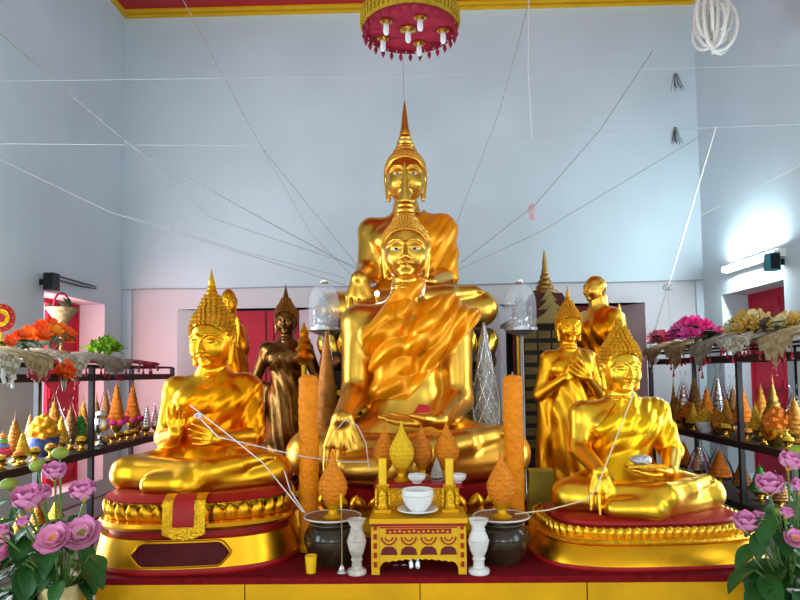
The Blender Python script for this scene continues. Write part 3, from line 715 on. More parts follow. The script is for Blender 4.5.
# ------------------------------------------------------------------ offerings on the altar
def zpx(px, py, Y): return at(px, py, Y).z
YT = 3.33
xa, xb = at(371, 560, YT - .13).x, at(467, 560, YT - .13).x; zt = zpx(419, 518, YT - .13); W_ = xb - xa; Ht = zt - AZ
tb = thing('offering_table', 'small gold and red carved offering table in front of the satin draped Buddha', 'table', ((xa + xb) / 2, YT, AZ))
D_ = .27
MB().box((0, 0, Ht - .012), (W_ + .01, D_ + .02, .024)).build('table_top', GOLD_PAINT, tb, False)
MB().box((0, 0, Ht - .034), (W_ - .02, D_ - .01, .02)).build('moulding', REDCLOTH, tb, False)
for sx in (-1, 1):
    for sy in (-1, 1):
        l = MB().box((sx * (W_ / 2 - .022), sy * (D_ / 2 - .02), (Ht - .04) / 2), (.04, .036, Ht - .04)).build('leg', YEL_PAINT, tb, False)
        if sy < 0:
            for k in range(5): MB().box((sx * (W_ / 2 - .022), -D_ / 2 - .002, .05 + k * .045), (.016, .006, .026)).build('leg_motif', REDCLOTH, l, False)
yf = -D_ / 2 + .012
ap = MB().box((0, yf, Ht - .115), (W_ - .085, .016, .15)).build('apron', YEL_PAINT, tb, False)
pn = MB().box((0, yf - .009, Ht - .064), (W_ - .15, .006, .024)).build('red_panel', REDCLOTH, ap, False)
for k in range(13): MB().box((-.14 + k * .0235, yf - .013, Ht - .064 + .002 * (k % 3 - 1)), (.012, .003, .008)).build('panel_motif', YEL_PAINT, ap, False)
MB().box((0, yf - .009, Ht - .045), (W_ - .09, .006, .006)).build('panel_edge', REDCLOTH, ap, False)
for k in range(4):
    cx = -.1465 + .0977 * k; arc = MB()
    arc.tube([(cx + .036 * math.cos(a), yf - .01, Ht - .092 - .036 * math.sin(a)) for a in np.linspace(0, math.pi, 11)], .0042, 5); arc.build('scallop', REDCLOTH, ap)
    arc = MB(); arc.tube([(cx + .018 * math.cos(a), yf - .01, Ht - .092 - .018 * math.sin(a)) for a in np.linspace(0, math.pi, 9)], .0035, 5); arc.build('scallop', REDCLOTH, ap)
    MB().prism([(cx - .042, Ht - .178), (cx + .042, Ht - .178), (cx + .034, Ht - .15), (cx + .016, Ht - .138), (cx - .016, Ht - .138), (cx - .034, Ht - .15)], yf - .011, yf - .006).build('dark_arch', mat('dark_red_paint', (.12, .01, .01), .6), ap, False)
# carved skirt under the apron
mb = MB(); pts = [(-W_ / 2 + .04, Ht - .186)]
for k in range(25):
    u = -W_ / 2 + .04 + (W_ - .08) * k / 24; pts.append((u, Ht - .215 + .018 * math.sin(math.pi * k / 24) - .006 * (k % 2) + (-.03 if k in (0, 24) else 0)))
pts.append((W_ / 2 - .04, Ht - .186)); mb.prism(pts[::-1], yf - .006, yf + .008).build('skirt', YEL_PAINT, tb, False)
# upper riser standing on the altar behind the table
YR = YT + .30; zr = zpx(419, 484, YR - .14)
rs = thing('altar_riser', 'gold relief riser box standing behind the offering table', 'riser', ((xa + xb) / 2, YR, AZ))
MB().box((0, 0, (zr - AZ) / 2 - .01), (W_ - .03, .27, zr - AZ - .02)).build('box', GOLD_PAINT, rs, False)
MB().box((0, 0, zr - AZ - .01), (W_, .30, .02)).build('top_board', REDCLOTH, rs, False)
for k in range(4): MB().box((0, -.137, zr - AZ - .035 - .045 * k), (W_ - .03, .012, .014)).build('ridge', GOLD_RELIEF, rs, False)
for k in range(8): MB().prism([(-.022, 0), (.022, 0), (0, .03)], -.006, .004).build('ridge_motif', GOLD, rs, False, loc=(-.19 + .054 * k, -.138, zr - AZ - .072))
def phum(label, px, pyb, pyt, wpx, Y, z, m, group=None, foot=GOLD_PAINT, xm=None):
    """lotus-bud offering on a footed tray"""
    x = at(px, pyb, Y).x; H = zpx(px, pyt, Y) - z; w2 = wpx / FPX * Y / 2
    t = thing('bud_offering', label, 'offering', (x, Y, z), random.random(), group)
    MB().lathe([(w2 * .62, 0), (w2 * .66, .01), (w2 * .35, H * .07), (w2 * .32, H * .13), (w2 * .55, H * .2), (w2 * .62, H * .22), (w2 * .5, H * .225)], 20).build('foot', foot, t)
    prof = [(.45, .21), (.6, .25), (.9, .36), (1.0, .45), (.93, .54), (.72, .64), (.48, .73), (.28, .81), (.15, .88), (.08, .94), (.01, 1.0)]
    MB().lathe([(r * w2, q * H) for r, q in prof], 24).build('bud', m, t)
    if wpx > 18:
        g = MB(); 
        for k in range(7):
            q = .3 + .07 * k; r = np.interp(q, [b for a, b in prof], [a for a, b in prof]) * w2
            g.tube([(r * 1.01 * math.cos(a), r * 1.01 * math.sin(a), q * H) for a in np.linspace(0, 2 * math.pi, 21)], .0035, 4)
        g.build('bead_rings', m, t)
    return t
PH_OR = mat('orange_beadwork', (.85, .25, .008), .6, 0, .7, 140, .2, 60); PH_YE = mat('yellow_beadwork', (.92, .52, .01), .55, 0, .6, 140, .15, 60)
PH_DK = mat('amber_beadwork', (.72, .22, .01), .6, 0, .7, 140, .2, 60)
phum('bright yellow bud offering with a needle tip on the riser', 402, 484, 420, 25, YR - .03, zr, PH_YE)
phum('orange bud offering on the riser beside the bright yellow bud', 385, 482, 424, 23, YR + .085, zr, PH_OR)
phum('orange bud offering at the middle of the riser behind the white cup', 422, 482, 424, 22, YR + .10, zr, PH_DK)
phum('orange bud offering on the riser beside the grey cone', 447, 482, 420, 25, YR + .085, zr, PH_OR)
# grey cone
x = at(437, 484, YR - .03).x; H = zpx(437, 456, YR) - zr
t = thing('cone_offering', 'small grey speckled cone offering on the riser', 'offering', (x, YR - .04, zr))
MB().lathe([(.05, 0), (.052, .012), (.03, .02)], 16).build('tray', SILVER, t)
MB().lathe([(.042, .02), (.03, H * .4), (.016, H * .72), (.005, H * .95), (.001, H)], 16).build('cone', mat('grey_foil', (.42, .36, .33), .5, .3, .8, 120, .4, 60), t)
def bowl(name, label, px, pyb, pyt, wpx, Y, z, m, saucer=0, cat='bowl'):
    x = at(px, pyb, Y).x; H = zpx(px, pyt, Y) - z; r = wpx / FPX * Y / 2
    t = thing(name, label, cat, (x, Y, z)); b = 0
    if saucer:
        MB().lathe([(r * .6, 0), (saucer, .022), (saucer, .028), (saucer * .9, .026), (r * .5, .012), (.001, .012)], 32).build('saucer', m, t); b = .014
    MB().lathe([(r * .5, b), (r * .52, b + .006), (r * .85, b + (H - b) * .35), (r, b + (H - b) * .7), (r * .97, H), (r * .92, H), (r * .93, b + (H - b) * .7), (r * .7, b + (H - b) * .3), (.001, b + .012)], 32).build('bowl', m, t)
    MB().lathe([(r * .985, b + (H - b) * .72), (r * 1.005, b + (H - b) * .74), (r * .99, b + (H - b) * .78)], 32, caps=False).build('painted_rim', mat('grey_rim', (.5, .5, .52), .3), t)
    return t
bowl('incense_bowl', 'white ceramic bowl on a wide saucer on the gold offering table', 418, 513, 489, 32, YT - .03, zt, WHITE, .105)
bowl('small_cup', 'small white cup on the riser beside the bright yellow bud', 417, 486, 474, 18, YR - .1, zr, WHITE, 0, 'cup')
bowl('small_cup', 'small white cup on the riser behind the gold candle holder', 458, 486, 474, 17, YR - .1, zr, WHITE, 0, 'cup')
def candle_holder(px, label, group):
    Y = YT + .02; x = at(px, 515, Y).x
    t = thing('candle_holder', label, 'candle holder', (x, Y, zt), 0, group); H = zpx(px, 484, Y) - zt; Hc = zpx(px, 458, Y) - zt
    MB().box((0, 0, .008), (.085, .07, .016)).build('base', GOLD_PAINT, t, False)
    MB().lathe([(.030, .014), (.034, .03), (.024, .05), (.03, .075), (.022, .1), (.03, H - .02), (.035, H - .008), (.03, H)], 8).build('stem', GOLD_PAINT, t)
    for k in range(4): MB().prism([(-.012, .03), (.012, .03), (.014, .1), (0, .12), (-.014, .1)], -.04, -.03).moved(Matrix.Rotation(k * math.pi / 2, 4, 'Z')).build('leaf_motif', GOLD_RELIEF, t, False)
    c = MB().lathe([(.021, H), (.021, Hc - .004), (.015, Hc)], 18).build('candle', YEL_WAX, t)
    MB().tube([(0, 0, Hc - .002), (0.001, 0, Hc + .008), (.003, 0, Hc + .014)], .0012, 5).build('wick', BLACK, c)
candle_holder(383, 'gold candle holder with yellow candle, beside the marble vase with brown veins', 'table candle holders')
candle_holder(450, 'gold candle holder with yellow candle, beside the plain white vase', 'table candle holders')
# big jars with plates and buds
JAR = mat('brown_glaze', (.035, .020, .010), .2, 0, .08, 20, .4, 6, coat=.4)
def jar(px, label, plab, blab, wpx, Y, pm):
    x = at(px, 560, Y).x; zt_ = zpx(px, 520, Y); H = zt_ - AZ; r = wpx / FPX * Y / 2
    t = thing('glazed_jar', label, 'jar', (x, Y, AZ))
    MB().lathe([(r * .62, 0), (r * .66, .01), (r * .86, H * .25), (r, H * .55), (r * .97, H * .72), (r * .82, H * .88), (r * .74, H * .93), (r * .8, H * .97), (r * .8, H), (r * .7, H), (r * .7, H * .9), (.001, H * .9)], 40).build('body', JAR, t)
    MB().lathe([(r * .985, H * .60), (r * 1.012, H * .62), (r * .985, H * .64)], 40, caps=False).build('ridge', JAR, t)
    MB().lathe([(r * .7, H * .93), (r * .78, H * .945), (r * .7, H * .96)], 40, caps=False).build('neck_cord', THREAD, t)
    pl = thing('wooden_plate', plab, 'plate', (x, Y, AZ + H + .001))
    MB().lathe([(r * .6, 0), (r * .98, .014), (r * 1.0, .02), (r * .95, .02), (r * .6, .008), (.001, .008)], 36).build('dish', mat('brown_wood', (.30, .13, .04), .5, 0, .2, 40, .3, 12), pl)
    MB().lathe([(r * .985, .016), (r * 1.012, .02), (r * .985, .025), (r * .95, .021)], 36, caps=False).build('rim', MARBLE, pl)
    phum(blab, px, 517, 450, 29, Y, AZ + H + .010, pm)
jar(333, 'dark brown glazed jar beside the marble vase with brown veins', 'wooden plate covering the jar beside the brown veined vase', 'orange bud offering on the plate over the jar, near the tall candle with draped string', 57, 3.42, PH_OR)
jar(502, 'dark brown glazed jar next to the oval base of the bright Buddha', 'wooden plate covering the jar next to the oval base', 'orange bud offering on the plate next to the bright Buddha', 56, 3.42, PH_OR)
def vase(px, label, m, wpx):
    Y = 3.218; x = at(px, 575, Y).x; H = zpx(px, 519, Y) - AZ; r = wpx / FPX * Y / 2
    t = thing('marble_vase', label, 'vase', (x, Y, AZ))
    MB().lathe([(r * .95, 0), (r, .01), (r * .95, .022), (r * .55, .03), (r * .5, .06), (r * .62, .07), (r * .5, .08), (r * .78, H * .42), (r * .98, H * .58), (r * .9, H * .68), (r * .62, H * .80), (r * .6, H * .86), (r * .95, H * .97), (r, H), (r * .85, H), (r * .5, H * .86), (.001, H * .8)], 32).build('body', m, t)
    for q in (.60, .80): MB().lathe([(r * (.97 if q < .7 else .62), H * q), (r * (1.03 if q < .7 else .7), H * (q + .012)), (r * (.95 if q < .7 else .6), H * (q + .024))], 32, caps=False).build('ring', m, t)
vase(357, 'marble vase with brown veins standing beside the offering table', mat('veined_marble', (.55, .47, .40), .35, 0, .05, 30, .35, 14), 19)
vase(479, 'plain white marble vase standing beside the offering table', MARBLE, 21)
def big_candle(px, label, Y):
    x = at(px, 500, Y).x; H = zpx(px, 374, Y) - AZ; r = 9.6 / FPX * Y
    t = thing('tall_candle', label, 'candle', (x, Y, AZ), 0, None)
    MB().lathe([(r * 1.25, 0), (r * 1.3, .02), (r * 1.05, .035)], 24).build('base', GOLD_PAINT, t)
    v = MB(); n = 28; rows = 70; V = []; Fc = []
    for j in range(rows + 1):
        q = j / rows; z = .03 + (H - .03) * q
        for i in range(n):
            a = 2 * math.pi * i / n
            emb = .085 * math.sin(3 * a + z * 46) * math.sin(z * 58 + 2 * a) if z < H - .09 else .03 * math.sin(z * 120)
            k = 1 if z < H - .03 else max(.05, math.sqrt(max(0, 1 - ((z - H + .03) / .03) ** 2)))
            rr = r * (1 + emb) * k * (.93 if H - .105 < z < H - .085 else 1)
            V.append((rr * math.cos(a), rr * math.sin(a), z))
    for j in range(rows):
        for i in range(n):
            k = (i + 1) % n; Fc.append((j * n + i, j * n + k, (j + 1) * n + k, (j + 1) * n + i))
    Fc.append(tuple(rows * n + i for i in range(n))); v.add(V, Fc).build('wax', ORANGE_WAX, t)
    MB().tube([(0, 0, H - .01), (0, 0, H + .012)], .002, 5).build('wick', THREAD, t)
big_candle(309, 'tall embossed orange candle beside the seated Buddha with raised hands', 3.66)
big_candle(515, 'tall embossed orange candle beside the olive gold box', 3.66)
# incense stand, yellow cup, small silver things under the table
x = at(342, 575, 3.22).x; H = zpx(342, 494, 3.22) - AZ
t = thing('incense_stand', 'thin incense stick in a small bell shaped holder before the jar', 'incense', (x, 3.22, AZ))
MB().lathe([(.028, 0), (.03, .006), (.016, .02), (.011, .035), (.004, .045)], 18).build('holder', SILVER, t)
MB().tube([(0, 0, .03), (.001, 0, H * .5), (-.002, 0, H)], .0028, 6).build('stick', mat('stick_brown', (.35, .22, .10), .8), t)
MB().tube([(-.002, 0, H - .07), (-.002, 0, H)], .006, 6).build('yellow_tip', YEL_WAX, t)
x = at(311, 573, 3.24).x
t = thing('yellow_cup', 'small yellow wax cup at the foot of the tiered base', 'cup', (x, 3.24, AZ))
MB().lathe([(.024, 0), (.03, .085), (.027, .085), (.022, .012), (.001, .012)], 20).build('cup', YEL_WAX, t)
MB().lathe([(.026, .07), (.001, .071)], 20).build('wax_fill', PH_YE, t)
for i, (px, kind) in enumerate(((396, 'dish'), (404, 'dish'), (411, 'bottle'), (418, 'bottle'))):
    x = at(px, 577, 3.30).x
    t = thing('small_' + kind, ('small silver dish' if kind == 'dish' else 'small silver bottle') + ' under the gold offering table', kind, (x, 3.30, AZ), 0, 'silver things under the table')
    if kind == 'dish': MB().lathe([(.012, 0), (.017, .014), (.015, .014), (.001, .006)], 16).build('dish', SILVER, t); MB().lathe([(.016, .013), (.018, .015), (.0155, .016)], 16, caps=False).build('rim', SILVER, t)
    else: MB().lathe([(.014, 0), (.015, .03), (.007, .042), (.007, .05)], 14).build('body', SILVER, t); MB().lathe([(.009, .05), (.009, .06), (.004, .062)], 12).build('cap', WHITE, t)
# olive gold tapered box
Y = 4.25; x = at(541, 490, Y).x; zt_ = zpx(541, 470, Y)
t = thing('offering_box', 'olive gold tapered box between the orange candle and the bright Buddha', 'box', (x, Y, AZ), R(-5))
OL = mat('olive_gold', (.38, .27, .02), .55, .2, .1, 30, .15, 8)
MB().box((0, 0, (zt_ - AZ) / 2), (.18, .15, zt_ - AZ - .012), top=.86).build('box', OL, t, False)
MB().box((0, 0, zt_ - AZ - .004), (.16, .132, .016)).build('lid', OL, t, False)
# tall cones flanking the large Buddha
def tall_cone(px, pyt, pyb, wpx, Y, label, m, rings):
    x = at(px, pyb, Y).x; H = zpx(px, pyt, Y) - AZ; hb = zpx(px, pyb, Y) - AZ; r = wpx / FPX * Y / 2
    t = thing('tall_cone_offering', label, 'offering', (x, Y, AZ))
    MB().lathe([(.055, 0), (.055, .02), (.025, .05), (.022, hb - .06), (.05, hb - .03), (r * 1.05, hb - .012), (r * 1.05, hb)], 24).build('stand', GOLD_PAINT, t)
    V = []
    n = 22; prof = []
    for k in range(n):
        q = k / n; rr = r * (1 - q) ** .92 + .004; prof += [(rr * 1.03, hb + (H - hb) * q), (rr * 1.03, hb + (H - hb) * (q + .7 / n)), (rr * .95, hb + (H - hb) * (q + .72 / n))]
    prof.append((.002, H)); MB().lathe(prof, 24).build('cone', m, t)
    if rings:
        g = MB(); 
        for k in range(10):
            for sg in (-1, 1):
                pts = []
                for j in range(16):
                    q = j / 15 * .96; rr = r * (1 - q) ** .92 * 1.05 + .006; a = 2 * math.pi * k / 10 + sg * q * 3.2
                    pts.append((rr * math.cos(a), rr * math.sin(a), hb + (H - hb) * q))
                g.tube(pts, .0035, 4)
        g.build('lattice', SILVER, t)
    else:
        g = MB().lathe([(r * 1.12, hb), (r * .62, hb + (H - hb) * .5), (.02, H + .01), (.02, H + .03)], 20); g.build('clear_wrapping', PLASTIC, t)
tall_cone(327, 331, 436, 29, 4.90, 'tall orange tiered cone in clear wrapping below the glass dome', mat('orange_tiers', (.62, .20, .02), .5, 0, .4, 90, .3, 20), False)
tall_cone(486, 322, 436, 34, 4.90, 'tall silver white lattice cone beside the satin draped Buddha', mat('silver_white_tiers', (.52, .48, .44), .45, .3, .6, 90, .3, 40), True)
def dome(px, label, Y):
    x = at(px, 328, Y).x; z0 = zpx(px, 328, Y) - AZ; H = zpx(px, 283, Y) - AZ - z0; r = 15.5 / FPX * Y
    t = thing('glass_dome_stand', label, 'glass dome', (x, Y, AZ))
    MB().lathe([(.08, 0), (.08, .02), (.03, .05), (.02, .08), (.018, z0 - .08), (.03, z0 - .06), (r * .85, z0 - .035), (r * 1.05, z0 - .02), (r * 1.05, z0)], 28).build('stand', mat('grey_steel', (.45, .45, .46), .35, .8), t)
    d = MB(); out = [(r, z0), (r, z0 + H * .55), (r * .93, z0 + H * .72), (r * .75, z0 + H * .86), (r * .45, z0 + H * .95), (r * .12, z0 + H)]
    inn = [(max(a - .004, .001), b - (.004 if b > z0 + H * .6 else 0)) for a, b in out][::-1]
    d.lathe(out + [(.002, z0 + H)], 32); d.build('glass_cover', DOME_GLASS, t)
    MB().lathe([(r * .3, z0 + H - .006), (r * .34, z0 + H + .004), (r * .16, z0 + H + .012), (r * .18, z0 + H + .024), (.004, z0 + H + .034)], 16).build('knob', SILVER, t)
    s_ = MB().lathe([(r * .72, z0), (r * .72, z0 + .02), (r * .5, z0 + .04), (r * .54, z0 + .07), (r * .42, z0 + .1), (r * .34, z0 + .14), (r * .2, z0 + H * .55), (r * .1, z0 + H * .68), (.003, z0 + H * .85)], 12); s_.build('crystal_stupa', CRYSTAL, t)
    g = MB()
    for k in range(26):
        a = k * 2.4; q = k / 26; rr = r * .78 * (1 - q * .7); g.ball((rr * math.cos(a), rr * math.sin(a), z0 + .03 + q * H * .6), .011, 6, 4)
    g.build('crystal_beads', CRYSTAL, t)['kind'] = 'stuff'
dome(324, 'clear glass dome over a crystal stupa above the orange wrapped cone', 5.03)
dome(521, 'clear glass dome over a crystal stupa on a grey pole beside the black shrine', 5.03)
# things resting in the statues' hands
def lump(name, label, cat, loc, r, m, rough=.25, flat=1):
    mb = MB().ball((0, 0, 0), (r[0], r[1], r[2]), 18, 12); rr = np.random.default_rng(int(loc[0] * 1000) % 97)
    ph = rr.uniform(0, 6, 6)
    mb.v = [(x * (1 + rough * .4 * math.sin(9 * x / r[0] + ph[0] + 5 * z / r[2])), y * (1 + rough * .4 * math.sin(7 * y / r[1] + ph[1] + 6 * x / r[0])), z * (1 + rough * .3 * math.sin(8 * x / r[0] + ph[2])) + r[2] * .9) for x, y, z in mb.v]
    return mb
def on_lap(st, x, y, z): return st.matrix_basis @ Vector((x, y, z))
bpy.context.view_layer.update()
q = on_lap(stD, -.005, -.16, .262)
t = thing('silver_bundle', 'crumpled silver foil bundle in the lap of the bright Buddha', 'bundle', q); lump('b', '', '', q, (.06, .045, .032), 0).build('foil', mat('crumpled_foil', (.55, .56, .6), .35, .7, .8, 60, .3, 30), t)
MB().box((.005, -.055, .004), (.21, .05, .012), .05).build('gold_card', GOLD_RELIEF, t, False)
q = on_lap(stB, .10, -.30, .437)
t = thing('red_packet', 'small folded red packet on the palm of the satin draped Buddha', 'packet', q)
MB().prism([(-.06, 0), (.06, .005), (.045, .05), (-.02, .06)], -.02, .02).build('packet', mat('red_paper', (.65, .01, .012), .5), t, False)
# ------------------------------------------------------------------ side shelves
def shelf(name, label, xf_, xr_, ys, ztop, zmid, zlow):
    s = thing(name, label, 'shelf', ((xf_ + xr_) / 2, (ys[0] + ys[-1]) / 2, 0)); ox, oy = s.location.x, s.location.y
    for y in ys:
        for x in (xf_, xr_): MB().box((x - ox, y - oy, (ztop + .085) / 2), (.035, .035, ztop + .085)).build('post', BLACK, s, False)
    L = ys[-1] - ys[0]; ym = (ys[0] + ys[-1]) / 2 - oy
    for z in (ztop, ztop + .085, zmid, zlow):
        for x in (xf_, xr_): MB().box((x - ox, ym, z), (.034 if z != ztop + .085 else .018, L, .05 if z != ztop + .085 else .018)).build('rail', BLACK, s, False)
        for y in (ys[0], ys[-1]): MB().box((0, y - oy, z), (abs(xf_ - xr_) - .03, .03, .03 if z != ztop + .085 else .018)).build('end_rail', BLACK, s, False)
    for z in (ztop, zmid, zlow): MB().box((0, ym, z + .012), (abs(xf_ - xr_) - .034, L - .03, .016)).build('board', mat('dark_board', (.05, .045, .045), .5, 0, .05, 30), s, False)
    return s
LX, LR, RX, RR = -2.35, -2.75, 2.37, 2.80
shelf('offering_shelf', 'black metal shelf beside the left red shutter, crowded with cone offerings', LX, LR, (3.10, 4.62, 6.17), 1.60, 1.05, .55)
shelf('offering_shelf', 'black metal shelf under the glaring wall lamp, topped with pink and yellow flowers', RX, RR, (3.25, 4.74, 6.48), 1.68, 1.05, .60)
def sy(px, X): return X / at(px, 380, 1.0).x
AMBER = mat('amber_leafwork', (.55, .21, .015), .6, 0, .7, 90, .35, 40); ORANGE = mat('orange_leafwork', (.80, .20, .008), .6, 0, .8, 90, .3, 40)
BROWN = mat('brown_leafwork', (.30, .12, .03), .6, 0, .7, 90, .35, 40); GREEN = mat('green_leafwork', (.06, .28, .05), .6, 0, .7, 90, .3, 40)
YELLOW = mat('yellow_leafwork', (.75, .42, .02), .6, 0, .7, 90, .3, 40); DARKG = mat('dark_gilt_stupa', (.28, .16, .03), .4, .7, .4, 60, .3, 30)
PINKM = mat('hot_pink_petal', (.85, .02, .30), .6, 0, .3, 60, .15, 30); CUPG = mat('brass_cup', (.75, .50, .08), .25, 1, .05, 30)
SMOOTHW = mat('white_petal', (.75, .72, .68), .6, 0, .3, 60, .1, 30)
BLUEB = mat('blue_pattern_glaze', (.06, .09, .28), .3, 0, .1, 60, .6, 40)
def put(name, label, cat, px, X, z, group):
    Y = sy(px, X); t = thing(name, label, cat, (X, Y, z + .021), random.uniform(0, 6), group); return t, Y / FPX
_cups = {}
def foot_cup(t, r, h, m=None):
    me = MB().lathe([(r * .75, 0), (r * .8, h * .08), (r * .3, h * .3), (r * .28, h * .42), (r * .8, h * .7), (r, h), (r * .85, h), (r * .2, h * .6)], 14).build('foot_cup', m or CUPG, t)
    return me
def cone_item(px, X, z, hpx, wpx, m, cname, grp, where, wrap=False, tip=None, name='cone_offering', flower=None):
    t, u = put(name, '%s tiered cone offering%s %s' % (cname, ' in clear wrapping' if wrap else (' with pink blossoms' if flower else ''), where), 'offering', px, X, z, grp)
    H = hpx * u; r = wpx * u / 2; ch = H * .26; foot_cup(t, r * .75, ch)
    r *= 1.12; prof = []; n = 7
    for k in range(n):
        q = k / n * .86; rr = r * (1 - q) ** 1.05 + r * .03; prof += [(rr * .86, ch + (H - ch) * q), (rr, ch + (H - ch) * (q + .25 / n)), (rr * .86, ch + (H - ch) * (q + .85 / n))]
    prof += [(r * .10, ch + (H - ch) * .88), (r * .05, H * .97), (.001, H * 1.02)]
    MB().lathe([(r * .3, ch * .85)] + prof, 14).build('tiered_cone', m, t)
    if tip: MB().lathe([(r * .1, H * .9), (r * .05, H * 1.05), (.001, H * 1.12)], 8).build('tip', tip, t)
    if wrap: MB().lathe([(r * .8, ch * .7), (r * 1.25, ch * 1.1), (r * .9, H * .6), (r * .12, H * 1.08), (r * .4, H * 1.22)], 12).build('clear_wrapping', PLASTIC, t)
    if flower:
        for k in range(7):
            a = k * .9; MB().ball((r * .95 * math.cos(a), r * .95 * math.sin(a), ch + .02 + .018 * (k % 2)), (r * .36, r * .36, r * .3), 8, 5).build('blossom', flower, t)
    return t
def cluster_item(px, X, z, hpx, wpx, m, label, grp, bowl_m=None):
    t, u = put('flower_mound', label, 'offering', px, X, z, grp); H = hpx * u; r = wpx * u / 2; h = H * .45
    MB().lathe([(r * .5, 0), (r * .55, h * .1), (r * .9, h * .6), (r * .95, h), (r * .8, h), (r * .3, h * .5)], 18).build('bowl', bowl_m or CUPG, t)
    me = MB().ball((0, 0, 0), (r * .26, r * .26, r * .22), 8, 5).mesh('blossom', m)
    for k in range(22):
        q = k / 22; a = k * 2.399; rr = r * .85 * math.sqrt(q); link('blossom', me, t, (rr * math.cos(a), rr * math.sin(a), h + (H - h) * .8 * (1 - q) + r * .05))
    MB().lathe([(r * .8, h * .9), (r * .6, h + (H - h) * .4), (r * .1, H * .92)], 12).build('mound', m, t)
def cup_item(px, X, z, hpx, wpx, label, grp, fill):
    t, u = put('brass_cup', label, 'cup', px, X, z, grp); H = hpx * u; r = wpx * u / 2
    foot_cup(t, r, H * .7); MB().lathe([(r * .85, H * .62), (r * .7, H * .9), (r * .2, H), (.001, H)], 12).build('filling', fill, t)
def stupa_item(px, X, z, hpx, wpx, m, label, grp):
    t, u = put('small_stupa', label, 'stupa', px, X, z, grp); H = hpx * u; r = wpx * u / 2
    MB().box((0, 0, H * .06), (2 * r, 2 * r, H * .12)).build('base', m, t, False)
    MB().lathe([(r * .95, H * .12), (r * .95, H * .2), (r * .8, H * .22), (r * .75, H * .36), (r * .5, H * .5), (r * .42, H * .52), (r * .46, H * .56), (r * .3, H * .6), (r * .34, H * .64), (r * .2, H * .7), (r * .22, H * .73), (r * .1, H * .82), (.002, H)], 16).build('bell_and_spire', m, t)
def vessel_item(px, X, z, hpx, wpx, label, grp, m=SILVER):
    t, u = put('silver_vessel', label, 'vessel', px, X, z, grp); H = hpx * u; r = wpx * u / 2
    MB().lathe([(r * .6, 0), (r * .65, H * .05), (r * .25, H * .2), (r * .3, H * .26), (r * .9, H * .45), (r, H * .65), (r * .7, H * .8), (r * .85, H * .9), (r * .7, H * .9), (r * .2, H * .6)], 20).build('body', m, t)
    MB().ball((0, 0, H * .9), (r * .62, r * .62, H * .14), 12, 6).build('white_flowers', SMOOTHW, t)
WL = 'on the shelf by the left shutter'; GL = 'offerings on the shelf by the left shutter'; xF, xM, xB = -2.42, -2.54, -2.68
# left shelf, middle board (front row, middle row, back row)
for a in ((16, xM, 46, 17, AMBER, 'amber', False, BROWN), (31, xB, 42, 13, BROWN, 'brown', False, None), (71, xM, 44, 15, BROWN, 'brown', True, None), (55, xB, 52, 17, AMBER, 'amber', True, None),
          (81, xF - .08, 36, 20, GREEN, 'green and yellow', True, YELLOW), (97, xM, 46, 15, BROWN, 'brown', False, BROWN), (84, xB, 44, 13, AMBER, 'amber', False, BROWN),
          (106, xB, 48, 13, BROWN, 'brown', True, None), (147, xF, 32, 10, SILVER, 'silver', False, SILVER), (155, xF, 30, 9, SILVER, 'silver', False, SILVER), (139, xM, 28, 9, SILVER, 'silver', False, SILVER)):
    cone_item(a[0], a[1], 1.05, a[2], a[3], a[4], a[5], GL, WL, a[6], a[7])
cone_item(117, xM, 1.05, 58, 16, ORANGE, 'tall orange', GL, WL, flower=PINKM); cone_item(133, xM, 1.05, 54, 15, ORANGE, 'tall orange', GL, WL, flower=PINKM)
for k, (px, hp) in enumerate(((62, 36), (24, 34), (91, 30))): cone_item(px, (xM, xF, xF)[k], 1.05, hp, 14, (YELLOW, YELLOW, AMBER)[k], ('yellow', 'yellow', 'amber')[k], GL, WL, k == 0)
cluster_item(44, xM, 1.05, 42, 32, mat('deep_yellow_petal', (.80, .36, .01), .6, 0, .4, 60, .2, 30), 'wide deep yellow flower mound in a blue patterned bowl', GL, BLUEB)
cluster_item(104, xF, 1.05, 22, 14, SMOOTHW, 'white flower mound on the shelf by the left shutter', GL, SILVER)
vessel_item(101, xF - .02, 1.05, 34, 17, 'round silver vessel filled with white flowers', GL)
t = cone_item(4, xM, 1.05, 34, 16, mat('rainbow_red', (.7, .05, .05), .5), 'rainbow striped', GL, WL)
ch = [c for c in t.children if c.name.startswith('tiered')][0]
for k, c in enumerate(((.85, .1, .35), (.05, .3, .7), (.1, .5, .15), (.85, .3, .02))):
    u = sy(4, xM) / FPX; MB().lathe([(8.3 * u * (.9 - .16 * k), (12 + 5 * k) * u), (8.3 * u * (.88 - .16 * k), (15.5 + 5 * k) * u), (8 * u * (.7 - .16 * k), (16 + 5 * k) * u)], 14, caps=False).build('colour_band', mat('rainbow_%d' % k, c, .5, 0, .2, 60), t)
for px, f, nm in ((20, ORANGE, 'orange'), (2, YELLOW, 'yellow'), (36, YELLOW, 'yellow'), (52, AMBER, 'amber'), (82, YELLOW, 'yellow'), (112, AMBER, 'amber'), (121, AMBER, 'amber'), (136, AMBER, 'amber'), (146, AMBER, 'amber'), (128, YELLOW, 'yellow')):
    cup_item(px, xF + .0, 1.05, 15 if px < 100 else 10, 13 if px < 100 else 9, 'small brass cup with %s filling along the front of the shelf by the left shutter' % nm, GL, f)
for px, hp in ((6, 30), (22, 26), (40, 30), (58, 24)): cone_item(px, xM, .55, hp, 15, (AMBER, BROWN, YELLOW, BROWN)[px % 4], ('amber', 'brown', 'yellow', 'brown')[px % 4], 'offerings low on the left shelf', 'on the lowest board behind the pink lotus flowers')
